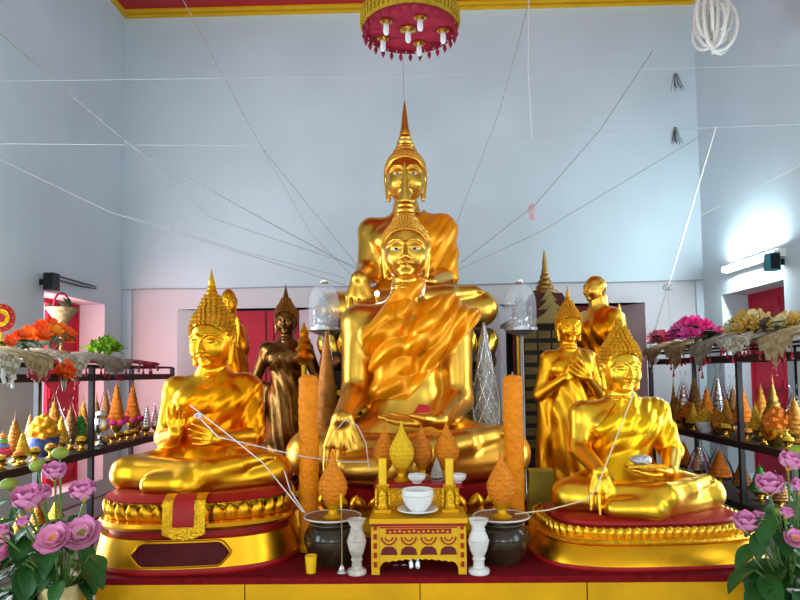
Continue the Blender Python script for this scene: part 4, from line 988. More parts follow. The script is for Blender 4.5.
# right shelf
WR = 'on the shelf below the pink flowers'; GR = 'offerings on the shelf below the pink flowers'; yF, yM, yB = 2.44, 2.56, 2.70
for a in ((694, yB, 50, 15, BROWN, 'brown', False, None), (683, yM, 44, 14, SILVER, 'silver', True, None), (718, yB, 52, 16, SILVER, 'silver', True, None), (706, yM, 44, 15, ORANGE, 'orange', False, None),
          (725, yM, 38, 12, AMBER, 'amber', True, None), (741, yM, 54, 17, ORANGE, 'orange', False, BROWN), (754, yM, 36, 13, YELLOW, 'yellow', False, None), (760, yB, 52, 15, AMBER, 'amber', False, None),
          (793, yM, 50, 20, AMBER, 'amber', True, None), (732, yB, 46, 14, BROWN, 'brown', True, None), (677, yF, 30, 10, AMBER, 'amber', False, None), (692, yF, 28, 11, YELLOW, 'yellow', False, None)):
    cone_item(a[0], a[1], 1.05, a[2], a[3], a[4], a[5], GR, WR, a[6], a[7])
stupa_item(673, yM, 1.05, 46, 11, DARKG, 'dark narrow gilt stupa at the far end of the shelf below the pink flowers', GR)
stupa_item(772, yB - .08, 1.05, 66, 28, DARKG, 'largest dark gilt stupa with broad bell before the right shutter', GR)
cluster_item(688, yF + .04, 1.05, 26, 19, ORANGE, 'orange flower mound in brass bowl beside the dark narrow stupa', GR)
cluster_item(703, yF, 1.05, 24, 18, YELLOW, 'yellow flower mound in white bowl on the shelf below the pink flowers', GR, WHITE)
cluster_item(775, yF + .03, 1.05, 40, 30, ORANGE, 'broad orange flower mound in brass bowl before the largest stupa', GR)
cluster_item(716, yF + .02, 1.05, 26, 15, AMBER, 'amber flower mound in brass bowl on the shelf below the pink flowers', GR)
for px, f, nm in ((682, ORANGE, 'orange'), (724, YELLOW, 'yellow'), (745, AMBER, 'amber'), (762, YELLOW, 'yellow'), (786, YELLOW, 'yellow'), (797, AMBER, 'amber')):
    cup_item(px, yF, 1.05, 13, 12, 'small brass cup with %s filling on the shelf below the pink flowers' % nm, GR, f)
for px, hp, w_, m, nm, wp in ((681, 32, 16, ORANGE, 'orange', False), (697, 34, 18, SILVER, 'silver', True), (716, 36, 20, ORANGE, 'orange', True), (738, 34, 18, BROWN, 'brown', False), (756, 36, 20, GREEN, 'green', False), (775, 30, 18, BROWN, 'brown', True)):
    cone_item(px, yM, .60, hp, w_, m, nm, 'offerings low on the shelf behind the bright Buddha', 'on the lowest board behind the bright Buddha', wp)
# ------------------------------------------------------------------ woven mats draped over the shelf tops
W_BEIGE = weave('woven_palm', (.48, .36, .18), (.34, .24, .10), 26); W_WHITE = weave('woven_white', (.72, .68, .55), (.38, .30, .17), 34); W_GREY = weave('woven_grey', (.36, .30, .22), (.25, .20, .14), 26)
def drape(label, x_in, x_out, y0, y1, z, m, rise, hang, tass, tm, group):
    """woven mat: domed over the shelf, falling over the front rail (x_in) in points"""
    xs = (x_in + x_out) / 2; s = 1 if x_in < x_out else -1
    t = thing('woven_mat', label, 'woven mat', (xs, (y0 + y1) / 2, z), 0, group); mb = MB(); nu, nv = 12, 14; V = []
    d = abs(x_in - x_out)
    for i in range(nu + 1):
        for j in range(nv + 1):
            u = i / nu; v_ = -1 + 2 * j / nv
            y = (y1 - y0) / 2 * v_ * (1 - .15 * u); fold = .012 * math.sin(j * 2.6 + y0 * 5)
            if u < .72:
                q = u / .72; x = d / 2 - d * 1.08 * q; zz = rise * math.sin(math.pi * (.12 + .80 * q)) * (1 - .35 * v_ * v_) + .008
            else:
                q = (u - .72) / .28; x = -d * .58 - .02 * math.sin(q * 2.2) - fold
                zz = rise * math.sin(math.pi * .92) * (1 - .35 * v_ * v_) + .012 - q * hang * (1 - .75 * abs(v_) ** 1.2 + .18 * math.sin(j * 2.1))
            V.append((x * (s), y, zz + fold * .6 + .006))
    n = len(V); f = [(i * (nv + 1) + j, i * (nv + 1) + j + 1, (i + 1) * (nv + 1) + j + 1, (i + 1) * (nv + 1) + j) for i in range(nu) for j in range(nv)]
    mb.add(V + [(x, y, zz - .006) for x, y, zz in V], f + [tuple(n + k for k in reversed(q)) for q in f]); mb.build('mat', m, t)
    tm_ = MB(); tm_.lathe([(.004, 0), (.007, -.012), (.003, -.02), (.009, -.028), (.011, -.05), (.004, -.056)], 8); me = tm_.mesh('tassel', tm)
    for k in range(tass):
        j = int((k + .5) * nv / tass); p = V[nu * (nv + 1) + j]; link('tassel', me, t, (p[0], p[1], p[2] - .002))
    return t
GM = 'woven mats on the shelves'; SM_ = mat('red_beads', (.30, .01, .02), .4)
drape('white lacy mat with tassels beside the round red fan', LX, LR, sy(-12, LX), sy(13, LX), 1.70, W_WHITE, .07, .15, 6, SMOOTHW, GM)
drape('tan woven mat draped below the orange flowers', LX, LR, sy(14, LX), sy(48, LX), 1.70, W_BEIGE, .08, .15, 6, SM_, GM)
drape('woven mat with white lattice draped below the orange flowers', LX, LR, sy(49, LX), sy(84, LX), 1.70, W_WHITE, .085, .15, 5, SM_, GM)
drape('grey brown woven mat under the green leafy tuft', LX, LR, sy(88, LX), sy(128, LX), 1.70, W_GREY, .08, .12, 6, SM_, GM)
drape('flat mat of red beads at the end of the shelf by the left shutter', LX, LR, sy(130, LX), sy(156, LX), 1.70, SM_, .04, .05, 5, SM_, GM)
def ydr(a, b): return sy(a, RX), sy(b, RX)
for k, (a, b, m, hang, lab) in enumerate(((648, 668, W_BEIGE, .10, 'small tan woven mat at the far end of the shelf by the pink rose'), (669, 694, W_BEIGE, .13, 'tan woven mat draped below the pink flowers'),
        (695, 722, W_GREY, .13, 'grey brown woven mat with red beads below the dark leaves'), (723, 762, W_WHITE, .07, 'white lattice woven mat below the yellow flowers'), (763, 808, W_BEIGE, .12, 'wide tan woven mat below the dried brown flowers'))):
    y1, y0 = ydr(a, b); drape(lab, RX, RR, y0, y1, 1.78, m, .095, hang * 1.55, 7, SM_ if k != 0 else SMOOTHW, GM)
# ------------------------------------------------------------------ artificial flower bunches
def blossom_mesh(name, r, m, n=6, cup=.35):
    mb = MB()
    for ring_, (rr, tilt) in enumerate(((1.0, cup), (.68, cup + .45))):
        for k in range(n):
            a = 2 * math.pi * (k + .5 * ring_) / n; ca, sa = math.cos(a), math.sin(a); P_ = []
            for q, w_ in ((.08, .08), (.55, .34), (.95, .16)):
                z = r * rr * (tilt * q * q * 1.4)
                for sg in (-1, 0, 1):
                    x = r * rr * q; y = sg * w_ * r * rr; P_.append((x * ca - y * sa, x * sa + y * ca, z - (.03 * r if sg == 0 else -.03 * r)))
            mb.add(P_, [(0, 1, 4, 3), (1, 2, 5, 4), (3, 4, 7, 6), (4, 5, 8, 7)])
    mb.ball((0, 0, r * .15), (r * .16, r * .16, r * .12), 8, 4)
    return mb.mesh(name, m)
def leaf_mesh(name, L, w, m, bend=.25):
    mb = MB(); V = []; n = 7
    for j in range(n + 1):
        q = j / n; hw = w / 2 * math.sin(math.pi * min(1, .06 + .92 * q)) ** .8
        for sg in (-1, -.5, 0, .5, 1): V.append((sg * hw, -L * q, L * bend * (q - 1.6 * q * q) + abs(sg) * hw * .28))
    f = [(j * 5 + i, j * 5 + i + 1, (j + 1) * 5 + i + 1, (j + 1) * 5 + i) for j in range(n) for i in range(4)]
    m_ = len(V); mb.add(V + [(x, y, z - .002) for x, y, z in V], f + [tuple(m_ + k for k in reversed(q)) for q in f])
    return mb.mesh(name, m)
LEAFM = mat('deep_green_leaf', (.018, .085, .012), .5, 0, .15, 30, .3, 10); LEAFD = mat('dark_olive_leaf', (.05, .07, .03), .55, 0, .2, 30, .3, 10); LIME = mat('lime_leaf', (.22, .42, .02), .5, 0, .2, 30, .25, 14)
def bunch(name, label, px, py, X, hw, hh, hd, r, cols, n, leaves, lm, zfloor, group='flower bunches on the shelves'):
    Y = sy(px, X); z = at(px, py, Y).z; u = Y / FPX
    t = thing(name, label, 'flowers', (X, Y, zfloor), 0, group); h = z - zfloor; g = np.random.default_rng(px)
    stem = MB(); mes = [blossom_mesh('blossom', r * u, c) for c in cols]; lme = leaf_mesh('leaf', r * 2.1 * u, r * .9 * u, lm)
    for k in range(n):
        q = (k + .5) / n; a = k * 2.399; rr = math.sqrt(q); x, y = rr * math.cos(a) * hd, rr * math.sin(a) * hw * u; zz = h + hh * u * (.6 - rr * rr * 1.3) + g.uniform(-.2, .2) * hh * u
        zz = max(zz, r * u * .5); stem.tube([(x * .2, y * .3, .012), (x * .6, y * .7, zz * .6), (x, y, zz)], .0035, 4)
        o = link('blossom', mes[k % len(mes)], t, (x, y, zz), (g.uniform(.1, 1.1), g.uniform(-.4, .4), g.uniform(0, 6)))
        o.rotation_euler = (Vector((x * 1.2 + (-.6 if X > 0 else .6), y - .9 * hw * u - .25, .55 + zz * .2)).to_track_quat('Z', 'Y')).to_euler()
    for k in range(leaves):
        a = k * 2.399 + .7; rr = math.sqrt((k + .5) / leaves); x, y = rr * math.cos(a) * hd, rr * math.sin(a) * hw * u
        link('leaf', lme, t, (x, y, max(.02, h * .7 + hh * u * g.uniform(-.4, .35))), (g.uniform(-.5, .5), g.uniform(-.3, .3), g.uniform(0, 6)))
    stem.build('stems', lm, t); return t
PK = mat('pink_petal', (.85, .10, .42), .55, 0, .2, 40, .2, 20); PKD = mat('deep_pink_petal', (.80, .03, .26), .55, 0, .2, 40, .2, 20); PKL = mat('salmon_pink_petal', (.85, .20, .28), .55, 0, .2, 40, .2, 20)
ORF = mat('orange_red_petal', (.85, .10, .005), .55, 0, .2, 40, .2, 20); ORY = mat('orange_petal', (.90, .26, .01), .55, 0, .2, 40, .2, 20)
YEF = mat('dry_gold_petal', (.55, .34, .06), .6, 0, .2, 40, .25, 20); CRF = mat('cream_petal', (.62, .52, .28), .6, 0, .2, 40, .2, 20); DKF = mat('dark_dried_petal', (.10, .06, .05), .7, 0, .2, 40, .3, 20)
ZL_, ZR_ = 1.765, 1.84
def zmat(X): return 1.765 if X < 0 else 1.86
bunch('flower_bunch', 'bunch of orange red blossoms on the shelf beside the woven basket', 46, 333, -2.52, 26, 10, .16, 9, [ORF, ORY], 13, 12, LEAFD, zmat(-1))
bunch('flower_bunch', 'dark green sprig with orange blossoms near the round red fan', 14, 340, -2.56, 12, 8, .10, 7, [ORF], 3, 14, LEAFM, zmat(-1))
bunch('flower_bunch', 'orange blossoms hanging over the front rail of the shelf', 64, 372, -2.30, 9, 9, .03, 8, [ORF, ORF], 7, 2, LEAFD, 1.50)
t = bunch('leafy_tuft', 'spiky lime green leafy tuft on a grey brown woven mat', 104, 345, -2.55, 13, 7, .12, 6, [LIME], 12, 34, LIME, zmat(-1)); t['category'] = 'plant'
bunch('flower_bunch', 'large bunch of bright pink blossoms on the shelf under the wall lamp', 694, 330, 2.55, 20, 11, .16, 9, [PK, PKD, PK], 24, 8, LEAFM, zmat(1))
bunch('flower_bunch', 'dark leaves with a few pink blossoms beside the bright pink bunch', 718, 339, 2.52, 13, 9, .14, 8, [PKD, DKF], 6, 24, LEAFD, zmat(1))
bunch('flower_bunch', 'pair of salmon pink roses at the far end of the shelf', 664, 346, 2.50, 7, 8, .07, 10, [PKL, PK], 5, 4, LEAFD, zmat(1))
bunch('flower_bunch', 'bunch of dried gold yellow blossoms before the right shutter', 754, 325, 2.56, 19, 11, .15, 10, [YEF, YEF, CRF], 18, 8, LEAFD, zmat(1))
bunch('flower_bunch', 'dark dried brown blossoms between gold and cream flowers', 778, 326, 2.54, 8, 9, .10, 8, [DKF], 9, 10, LEAFD, zmat(1))
bunch('flower_bunch', 'cream dried blossoms on the wide tan woven mat', 796, 324, 2.56, 13, 10, .13, 9, [CRF, YEF], 14, 6, LEAFD, zmat(1))
# woven basket on a stem and round red fan
Y = sy(61, -2.58); u = Y / FPX; z1 = at(61, 326, Y).z; z2 = at(61, 308, Y).z
t = thing('woven_basket', 'conical woven basket with red handle standing above the orange flowers', 'basket', (-2.58, Y, 1.775))
MB().lathe([(.06, 0), (.06, .012), (.015, .03), (.012, z1 - 1.775)], 14).build('foot', BROWN, t)
MB().lathe([(.02, z1 - 1.775), (.055, z1 - 1.775 + .05), (.115, z2 - 1.775), (.108, z2 - 1.775), (.04, z1 - 1.775 + .05)], 22).build('basket', W_BEIGE, t)
MB().tube([(0, .11 * math.cos(a), z2 - 1.775 + .11 * math.sin(a)) for a in np.linspace(0, math.pi, 15)], .008, 6).build('handle', RED_PAINT, t)
lm = leaf_mesh('basket_leaf', .11, .03, LEAFD)
for k in range(10): link('leaf', lm, t, (.05 * math.cos(k * 2.4), .05 * math.sin(k * 2.4), z2 - 1.775 - .01), (random.uniform(-1, -.2), 0, k * 2.4))
Y = sy(0, -2.62); z1 = at(0, 318, Y).z; u = Y / FPX
t = thing('round_fan', 'round red ceremonial fan with gold emblem on a handle', 'fan', (-2.62, Y, 1.775), R(20))
MB().tube([(0, 0, 0), (0, 0, z1 - 1.775)], .009, 8).build('handle', GOLD_PAINT, t); MB().lathe([(.05, 0), (.05, .02), (.012, .04)], 16).build('base', GOLD_PAINT, t)
disc = lambda r, y0, th: MB().prism([(r * math.cos(a), z1 - 1.775 + r * 1.12 * math.sin(a)) for a in np.linspace(0, 2 * math.pi, 33)[:-1]], y0 - th, y0)
disc(13 * u, 0, .012).build('fan_blade', mat('red_velvet', (.45, .01, .015), .8, sheen=.4), t, False); disc(8 * u, -.012, .004).build('emblem', GOLD_RELIEF, t, False); disc(4 * u, -.016, .003).build('emblem_centre', mat('red_velvet', (.45, .01, .015)), t, False)
for k in range(12):
    a = k * math.pi / 6; MB().ball((11 * u * math.cos(a), -.014, z1 - 1.775 + 12.2 * u * math.sin(a)), .006, 6, 4).build('stud', GOLD, t)
# ------------------------------------------------------------------ pink lotus arrangements in front
def lotus_petal_mesh(L, w, m):
    mb = MB(); V = []; n = 7
    for j in range(n + 1):
        q = j / n; hw = w / 2 * (math.sin(math.pi * (.08 + .84 * q)) ** .75 if q < 1 else .05)
        for sg in (-1, -.5, 0, .5, 1): V.append((sg * hw, -(.12 + .55 * q - .12 * q * q) * L * .75 - .06 * L * (1 - sg * sg) * math.sin(math.pi * q), L * (.95 * q ** 1.35) * .75))
    f = [(j * 5 + i, j * 5 + i + 1, (j + 1) * 5 + i + 1, (j + 1) * 5 + i) for j in range(n) for i in range(4)]
    k = len(V); mb.add(V + [(x, y + .003, z) for x, y, z in V], f + [tuple(k + i for i in reversed(q)) for q in f]); return mb.mesh('petal', m)
def petal_mat(name, c1, c2):
    """pale at the base, pink at the rim of the petal itself"""
    m = bpy.data.materials.new(name); m.use_nodes = True; N = m.node_tree.nodes; L = m.node_tree.links; b = N['Principled BSDF']; b.inputs['Roughness'].default_value = .6; b.inputs['Specular IOR Level'].default_value = .25
    tc = N.new('ShaderNodeTexCoord'); sp = N.new('ShaderNodeSeparateXYZ'); L.new(tc.outputs['Generated'], sp.inputs[0]); cr = N.new('ShaderNodeValToRGB')
    cr.color_ramp.elements[0].color = (*c1, 1); cr.color_ramp.elements[1].color = (*c2, 1); L.new(sp.outputs[2], cr.inputs[0])
    no = N.new('ShaderNodeTexNoise'); no.inputs['Scale'].default_value = 30; mx = N.new('ShaderNodeMixRGB'); mx.blend_type = 'MULTIPLY'; mx.inputs[0].default_value = .25; L.new(cr.outputs[0], mx.inputs[1]); L.new(no.outputs[0], mx.inputs[2]); L.new(mx.outputs[0], b.inputs['Base Color']); return m
LOTUS = petal_mat('lotus_pink', (1, .62, .70), (.90, .28, .60)); POD = mat('lotus_pod', (.25, .32, .04), .6, 0, .4, 60, .2, 20); STAM = mat('lotus_stamen', (.85, .40, .02), .6, 0, .6, 120, .2, 50); LSTEM = mat('lotus_stem', (.10, .20, .04), .6)
def lotus_pot(label, px, Y, flowers, pods, leaves, vm):
    x = at(px, 590, Y).x; zr = at(px, 582, Y).z; u = Y / FPX
    t = thing('lotus_arrangement', label, 'flowers', (x, Y, 0))
    v = MB().lathe([(.11, 0), (.12, .02), (.075, .06), (.07, zr * .35), (.10, zr * .75), (.105, zr * .9), (.098, zr), (.09, zr), (.092, zr * .88), (.02, zr * .7)], 32).build('vase', vm, t)
    MB().lathe([(.105, zr * .86), (.112, zr * .88), (.105, zr * .9)], 32, caps=False).build('vase_band', GOLD_PAINT, v)
    pm = {}
    g = np.random.default_rng(px)
    for fx, fy, r, op in flowers:
        yy = Y + g.uniform(-.22, -.08); r *= 1.12; p = at(fx, fy, yy) - Vector((x, Y, 0)); uu = yy / FPX
        key = round(r / 2)
        if key not in pm: pm[key] = lotus_petal_mesh(key * 2 * 1.45 * uu, key * 2 * 1.15 * uu, LOTUS)
        c = MB().lathe([(r * .1 * uu, -r * .3 * uu), (r * .3 * uu, 0), (r * .34 * uu, r * .22 * uu), (r * .26 * uu, r * .26 * uu), (.001, r * .25 * uu)], 12).build('flower', STAM if op < 2 else POD, t)
        d = Vector((p.x * .8 + g.uniform(-.2, .2), -.75 if op else -.3, .75)); c.location = p; c.rotation_euler = d.to_track_quat('Z', 'Y').to_euler()
        for ring_, (n, tl, sc) in enumerate(((6, -.7 if op else -.2, 1.0), (6, -.35 if op else .1, .92), (5, .0 if op else .35, .72))):
            for k in range(n):
                e = Matrix.Rotation(2 * math.pi * (k + .5 * ring_) / n, 3, 'Z') @ Matrix.Rotation(tl * -1, 3, 'X')
                link('petal', pm[key], c, (0, 0, 0), e.to_euler(), (sc,) * 3)
        MB().tube([(0.02 * g.uniform(-1, 1), .02 * g.uniform(-1, 1), zr - .05), (p.x * .5, p.y * .6, zr + (p.z - zr) * .5), (p.x, p.y + .01, p.z - .01)], .0055, 6).build('stem', LSTEM, t)
    for fx, fy, r in pods:
        yy = Y + g.uniform(-.12, .05); p = at(fx, fy, yy) - Vector((x, Y, 0)); uu = yy / FPX
        MB().ball(p, (r * uu, r * uu, r * .75 * uu), 14, 8).build('bud', POD, t)
        MB().tube([(0.02 * g.uniform(-1, 1), 0, zr - .05), (p.x * .5, p.y * .6, zr + (p.z - zr) * .5), (p.x, p.y, p.z - r * .6 * uu)], .0055, 6).build('stem', LSTEM, t)
    for k, (fx, fy, ln, ang) in enumerate(leaves):
        yy = Y + g.uniform(-.14, .12); p = at(fx, fy, yy) - Vector((x, Y, 0)); uu = yy / FPX
        me = leaf_mesh('leaf', ln * uu, ln * .55 * uu, LEAFM, .3)
        o = link('leaf', me, t, p, (R(g.uniform(15, 40)), R(g.uniform(-15, 15)), R(ang)))
        MB().tube([(0, 0, zr - .05), (p.x * .6, p.y * .6, (zr + p.z) / 2 - .02), p], .004, 5).build('stem', LSTEM, t)
VM = mat('cream_gold_vase', (.55, .42, .18), .35, 0, .2, 30, .3, 12)
lf = [(70, 560, 46, 75), (40, 552, 34, -60), (48, 570, 44, -75), (22, 572, 42, -70), (62, 580, 30, 5), (30, 540, 36, -20), (85, 545, 30, 40), (60, 520, 30, 20), (15, 520, 30, -40), (42, 590, 40, -30), (80, 575, 34, 50), (55, 555, 40, 10), (20, 555, 40, -50), (68, 530, 34, 30), (75, 515, 26, 30), (38, 525, 34, -25), (35, 560, 40, 15), (65, 565, 44, 85), (78, 560, 40, 70), (25, 585, 40, -50), (50, 575, 36, 40), (15, 590, 44, -80), (70, 590, 34, 60), (45, 560, 38, -40), (58, 572, 40, -15), (5, 575, 40, -30), (12, 545, 40, -20), (25, 565, 44, 30), (2, 590, 44, -20), (18, 535, 36, 40), (32, 595, 40, 60), (8, 525, 32, 20), (35, 580, 40, -10), (60, 545, 38, -5), (90, 555, 30, 60), (8, 560, 34, -60), (30, 500, 26, -30), (10, 500, 28, -60), (50, 535, 40, 25)]
lotus_pot('pink lotus flowers and green leaves in a cream and gold vase beside the tiered base', 62, 2.95, [(30, 506, 17, 0), (54, 477, 13, 0), (84, 497, 14, 0), (55, 541, 15, 1), (83, 536, 16, 2), (4, 551, 15, 1), (24, 525, 8, 0), (2, 535, 9, 0), (42, 500, 12, 0)], [(60, 453, 8), (38, 466, 8), (9, 484, 8)], lf, VM)
rf = [(770, 560, 40, -60), (760, 545, 34, -75), (780, 570, 44, -40), (790, 545, 38, 20), (765, 530, 34, -50), (785, 520, 36, 10), (775, 505, 30, -30), (795, 500, 34, 30), (755, 570, 36, -80), (790, 580, 40, -20), (800, 560, 40, 40), (780, 540, 40, -10), (770, 515, 36, -40), (795, 525, 30, 60), (775, 580, 40, -70), (765, 575, 40, -20), (795, 590, 40, 0), (785, 565, 40, -60), (770, 590, 36, -50), (790, 560, 40, 40), (760, 560, 36, -30), (780, 530, 36, -20), (760, 515, 28, -60), (800, 530, 40, 10), (785, 555, 40, 20), (750, 555, 26, -70)]
lotus_pot('pink lotus flowers and green leaves in a pale vase beside the low oval base', 790, 2.98, [(789, 467, 12, 0), (770, 491, 15, 0), (747, 529, 14, 0), (795, 540, 9, 1), (786, 516, 8, 0), (758, 522, 9, 0), (800, 492, 10, 0)], [(797, 451, 8), (779, 512, 5)], rf, MARBLE)
# ------------------------------------------------------------------ hanging lamp canopy
Yc = 4.55; pc = at(410, 27, Yc); r0 = 49.5 / FPX * Yc
ch = thing('hanging_canopy_lamp', 'round red and yellow fringed canopy lamp hanging from the ceiling', 'lamp', (pc.x, Yc, pc.z))
CRED = mat('canopy_red', (.40, .02, .05), .7, 0, .1, 40, .2, 14); CYEL = mat('canopy_yellow_tinsel', (.60, .38, .02), .5, .2, .9, 120, .3, 60); CDRED = mat('canopy_dark_red', (.28, .01, .03), .6, 0, .3, 60, .2, 20)
MB().lathe([(.001, 0), (r0 * .97, 0), (r0 * .97, .015), (.001, .015)], 48).build('underside', CRED, ch)
MB().lathe([(r0 * .99, -.02), (r0 * 1.0, .10), (r0 * .92, .13), (r0 * .6, .20), (r0 * .3, .26), (.05, .30), (.03, .30), (r0 * .28, .24), (r0 * .9, .11), (r0 * .975, .09), (r0 * .965, -.02)], 64, caps=False).build('drum', CYEL, ch)
MB().lathe([(r0 * .96, -.03), (r0 * .965, .0), (r0 * .955, .0), (r0 * .95, -.03)], 64, caps=False).build('inner_band', CDRED, ch)
tin = MB().lathe([(.003, .06), (.010, .03), (.012, -.015), (.008, -.045), (.001, -.055)], 6).mesh('yellow_fringe', CYEL)
pend = MB().lathe([(.004, .0), (.014, -.02), (.016, -.035), (.004, -.06), (.001, -.068)], 6).mesh('red_pendant', CDRED)
bead = MB().ball((0, 0, 0), .006, 6, 4).mesh('white_bead', SMOOTHW)
for k in range(56):
    a = 2 * math.pi * k / 56; link('yellow_fringe', tin, ch, (r0 * 1.01 * math.cos(a), r0 * 1.01 * math.sin(a), .05))
for k in range(28):
    a = 2 * math.pi * k / 28; link('red_pendant', pend, ch, (r0 * .955 * math.cos(a), r0 * .955 * math.sin(a), -.028)); link('bead', bead, ch, (r0 * .945 * math.cos(a + .1), r0 * .945 * math.sin(a + .1), -.018))
BULB = mat('frosted_bulb', (.85, .86, .88), .3)
for k, (px, py) in enumerate(((386, 20), (420, 16), (443, 29), (383, 37), (419, 42), (408, 28))):
    # spread on the underside
    q = at(px, py, Yc); d = q - EYE; tt = (pc.z - EYE.z) / d.z; c = EYE + d * tt - Vector((pc.x, Yc, pc.z)); big = k == 5
    f = MB().lathe([(.02, 0), (.055 if big else .042, -.008), (.06 if big else .045, -.016), (.03, -.026), (.018, -.03)], 20).build('socket', CUPG, ch); f.location = c
    MB().lathe([(.013, -.028), (.019, -.04), (.021, -.085), (.016, -.105), (.004, -.112)], 14).build('bulb', BULB, f)
MB().tube([(0, 0, .29), (0, 0, ZC - pc.z)], .012, 8).build('rod', GOLD_PAINT, ch)
# ------------------------------------------------------------------ wall lamp glare, speakers
Yl = 5.92; pl = at(748, 262, Yl)
lp = thing('wall_tube_lamp', 'glaring white tube lamp fixed on the wall above the right shutter', 'lamp', (XR - .001, Yl, pl.z))
MB().box((-.03, 0, 0), (.06, .95, .07)).build('housing', WHITE, lp, False)
MB().tube([(-.085, -.44, 0), (-.085, .44, 0)], .018, 10).build('tube', mat('lamp_tube', (1, 1, 1), .3, emit=(.80, .96, 1), estr=215), lp)
for s in (-1, 1): MB().box((-.07, s * .455, 0), (.05, .03, .05)).build('end_holder', WHITE, lp, False)
def speaker(px, py, X, label, m, s):
    Y = sy(px, X); p = at(px, py, Y); t = thing('wall_speaker', label, 'speaker', (X, Y, p.z - .11))
    MB().box((0, 0, .11), (.09, .10, .15)).build('cabinet', m, t, False)
    MB().box((0, -.053, .11), (.075, .006, .13)).build('grille', mat('grille_%s' % label[:4], tuple(c * .7 for c in m['c']), .8, 0, .8, 300), t, False)
    MB().box((s * .07, 0, .11), (.06, .03, .05)).build('bracket', BLACK, t, False)
SPB = mat('speaker_black', (.012, .016, .018), .5); SPB['c'] = (.012, .016, .018); SPT = mat('speaker_teal', (.02, .20, .26), .5); SPT['c'] = (.02, .20, .26)
speaker(50, 282, XL + .10, 'small black loudspeaker on the wall above the left shutter', SPB, -1)
speaker(777, 262, XR - .10, 'small teal loudspeaker on the wall beside the tube lamp', SPT, 1)
mb = MB()
for dz in (0, .035): mb.tube([at(58, 280, 5.55) + Vector((.0, 0, dz)), at(80, 285, 6.05) + Vector((0, 0, dz - .01)), at(103, 290, 6.6) + Vector((0, 0, dz * .4))], .008, 5)
tag(mb.build('speaker_cable', BLACK), 'pair of black cables running from the black loudspeaker along the wall', 'cable')
# small spot lamps behind the satin draped Buddha, lighting the tall one
for px, py, lab in ((377, 295, 'small bright spot lamp at the hand side shoulder of the satin draped Buddha'), (449, 297, 'small bright spot lamp behind the cloth covered shoulder')):
    Y = 5.12; p = at(px, py, Y)
    t = thing('spot_lamp', lab, 'lamp', (p.x, Y, AZ), 0)
    MB().lathe([(.05, 0), (.05, .015), (.01, .03), (.01, p.z - AZ - .03), (.018, p.z - AZ - .03)], 12).build('stand', GOLD_PALE, t)
    MB().lathe([(.012, p.z - AZ - .04), (.018, p.z - AZ - .03), (.018, p.z - AZ - .012)], 14).build('lamp_head', GOLD_PALE, t)
    MB().ball((0, 0, p.z - AZ + .012), (.017, .017, .017), 12, 8).build('lens', mat('spot_lens', (1, 1, 1), .2, emit=(.92, .97, 1), estr=160), t)
# ------------------------------------------------------------------ sacred strings
FAINT = mat('faint_thread', (.50, .54, .57), .9, 0, .3, 200, .1, 40)
def string(label, pts, r=.0035, m=None, grp='sacred threads', sag=0, n=10):
    P3 = [at(*p) for p in pts]; out = []
    for a, b in zip(P3, P3[1:]):
        for i in range(n):
            q = i / n; c = a.lerp(b, q); c.z -= sag * 4 * q * (1 - q); out.append(c)
    out.append(P3[-1])
    o = MB().tube(out, r, 5).build('sacred_string', m or THREAD_OLD); return tag(o, label, 'string', grp)
string('thread from the left wall down to the chest of the tall Buddha', [(-40, -2, 4.35), (133, 147, 4.8), (362, 272, 5.62)], .0045, sag=.01)
string('thread branching off towards the shoulder of the tall Buddha', [(136, 149, 4.8), (212, 218, 5.1), (362, 268, 5.62)], .003)
string('low thread from the left wall to the tall Buddha', [(-40, 140, 4.3), (110, 212, 4.9), (345, 285, 5.5)], .003)
string('thread from the yellow ceiling edge down to the arm of the tall Buddha', [(182, -2, 5.4), (228, 85, 5.5), (262, 148, 5.55), (365, 275, 5.62)], .004)
string('fine thread beside the one from the ceiling edge', [(262, 148, 5.55), (310, 232, 5.6), (358, 283, 5.62)], .0025)
string('faint thread meeting the glass dome side of the tall Buddha', [(125, 215, 5.3), (245, 252, 5.45), (345, 278, 5.6)], .0025)
string('pale thread hanging straight from the ceiling', [(529, -5, 5.2), (528, 70, 5.2), (532, 140, 5.2)], .003, THREAD)
string('dark thread from the ceiling to the cloth shoulder of the tall Buddha', [(531, -5, 5.5), (500, 110, 5.55), (457, 222, 5.65)], .004)
string('curved thread from the back wall to the lap of the tall Buddha', [(653, 50, 6.9), (600, 130, 6.4), (535, 205, 6.0), (462, 262, 5.6)], .0045)
string('long thread from the right wall corner to the lap of the tall Buddha', [(699, 137, 6.9), (540, 232, 6.2), (458, 270, 5.55)], .004)
string('taut thread from the right wall to the tie above the shelf', [(716, 127, 5.9), (668, 287, 6.6)], .0065, THREAD, n=4)
string('thread from the tie down to the woven mats', [(668, 287, 6.6), (672, 352, 6.45)], .004)
string('slanted thread from the tie down to the shelf end', [(667, 288, 6.6), (650, 348, 6.45)], .006)
string('high white thread stretched across the room from wall to wall', [(-70, 82, 4.1), (410, 76, 4.1), (800, 65, 4.1), (880, 63, 4.1)], .0014, FAINT)
string('lower white thread stretched across the room from wall to wall', [(-70, 143, 4.2), (250, 146, 4.2), (600, 132, 4.2), (880, 121, 4.2)], .0015, FAINT)
string('faint thread rising along the right wall', [(700, 216, 5.6), (830, 150, 4.4)], .003, THREAD)
string('faint thread near the teal loudspeaker', [(784, 219, 5.3), (850, 195, 4.6)], .003, THREAD)
string('thread from the canopy lamp down to the finial tip of the tall Buddha', [(403, 58, 4.6), (404, 99, 5.92)], .003)
string('white thread from the raised hands to the tall orange candle', [(190, 405, 3.42), (226, 433, 3.36), (262, 462, 3.32), (303, 512, 3.40)], .003, THREAD)
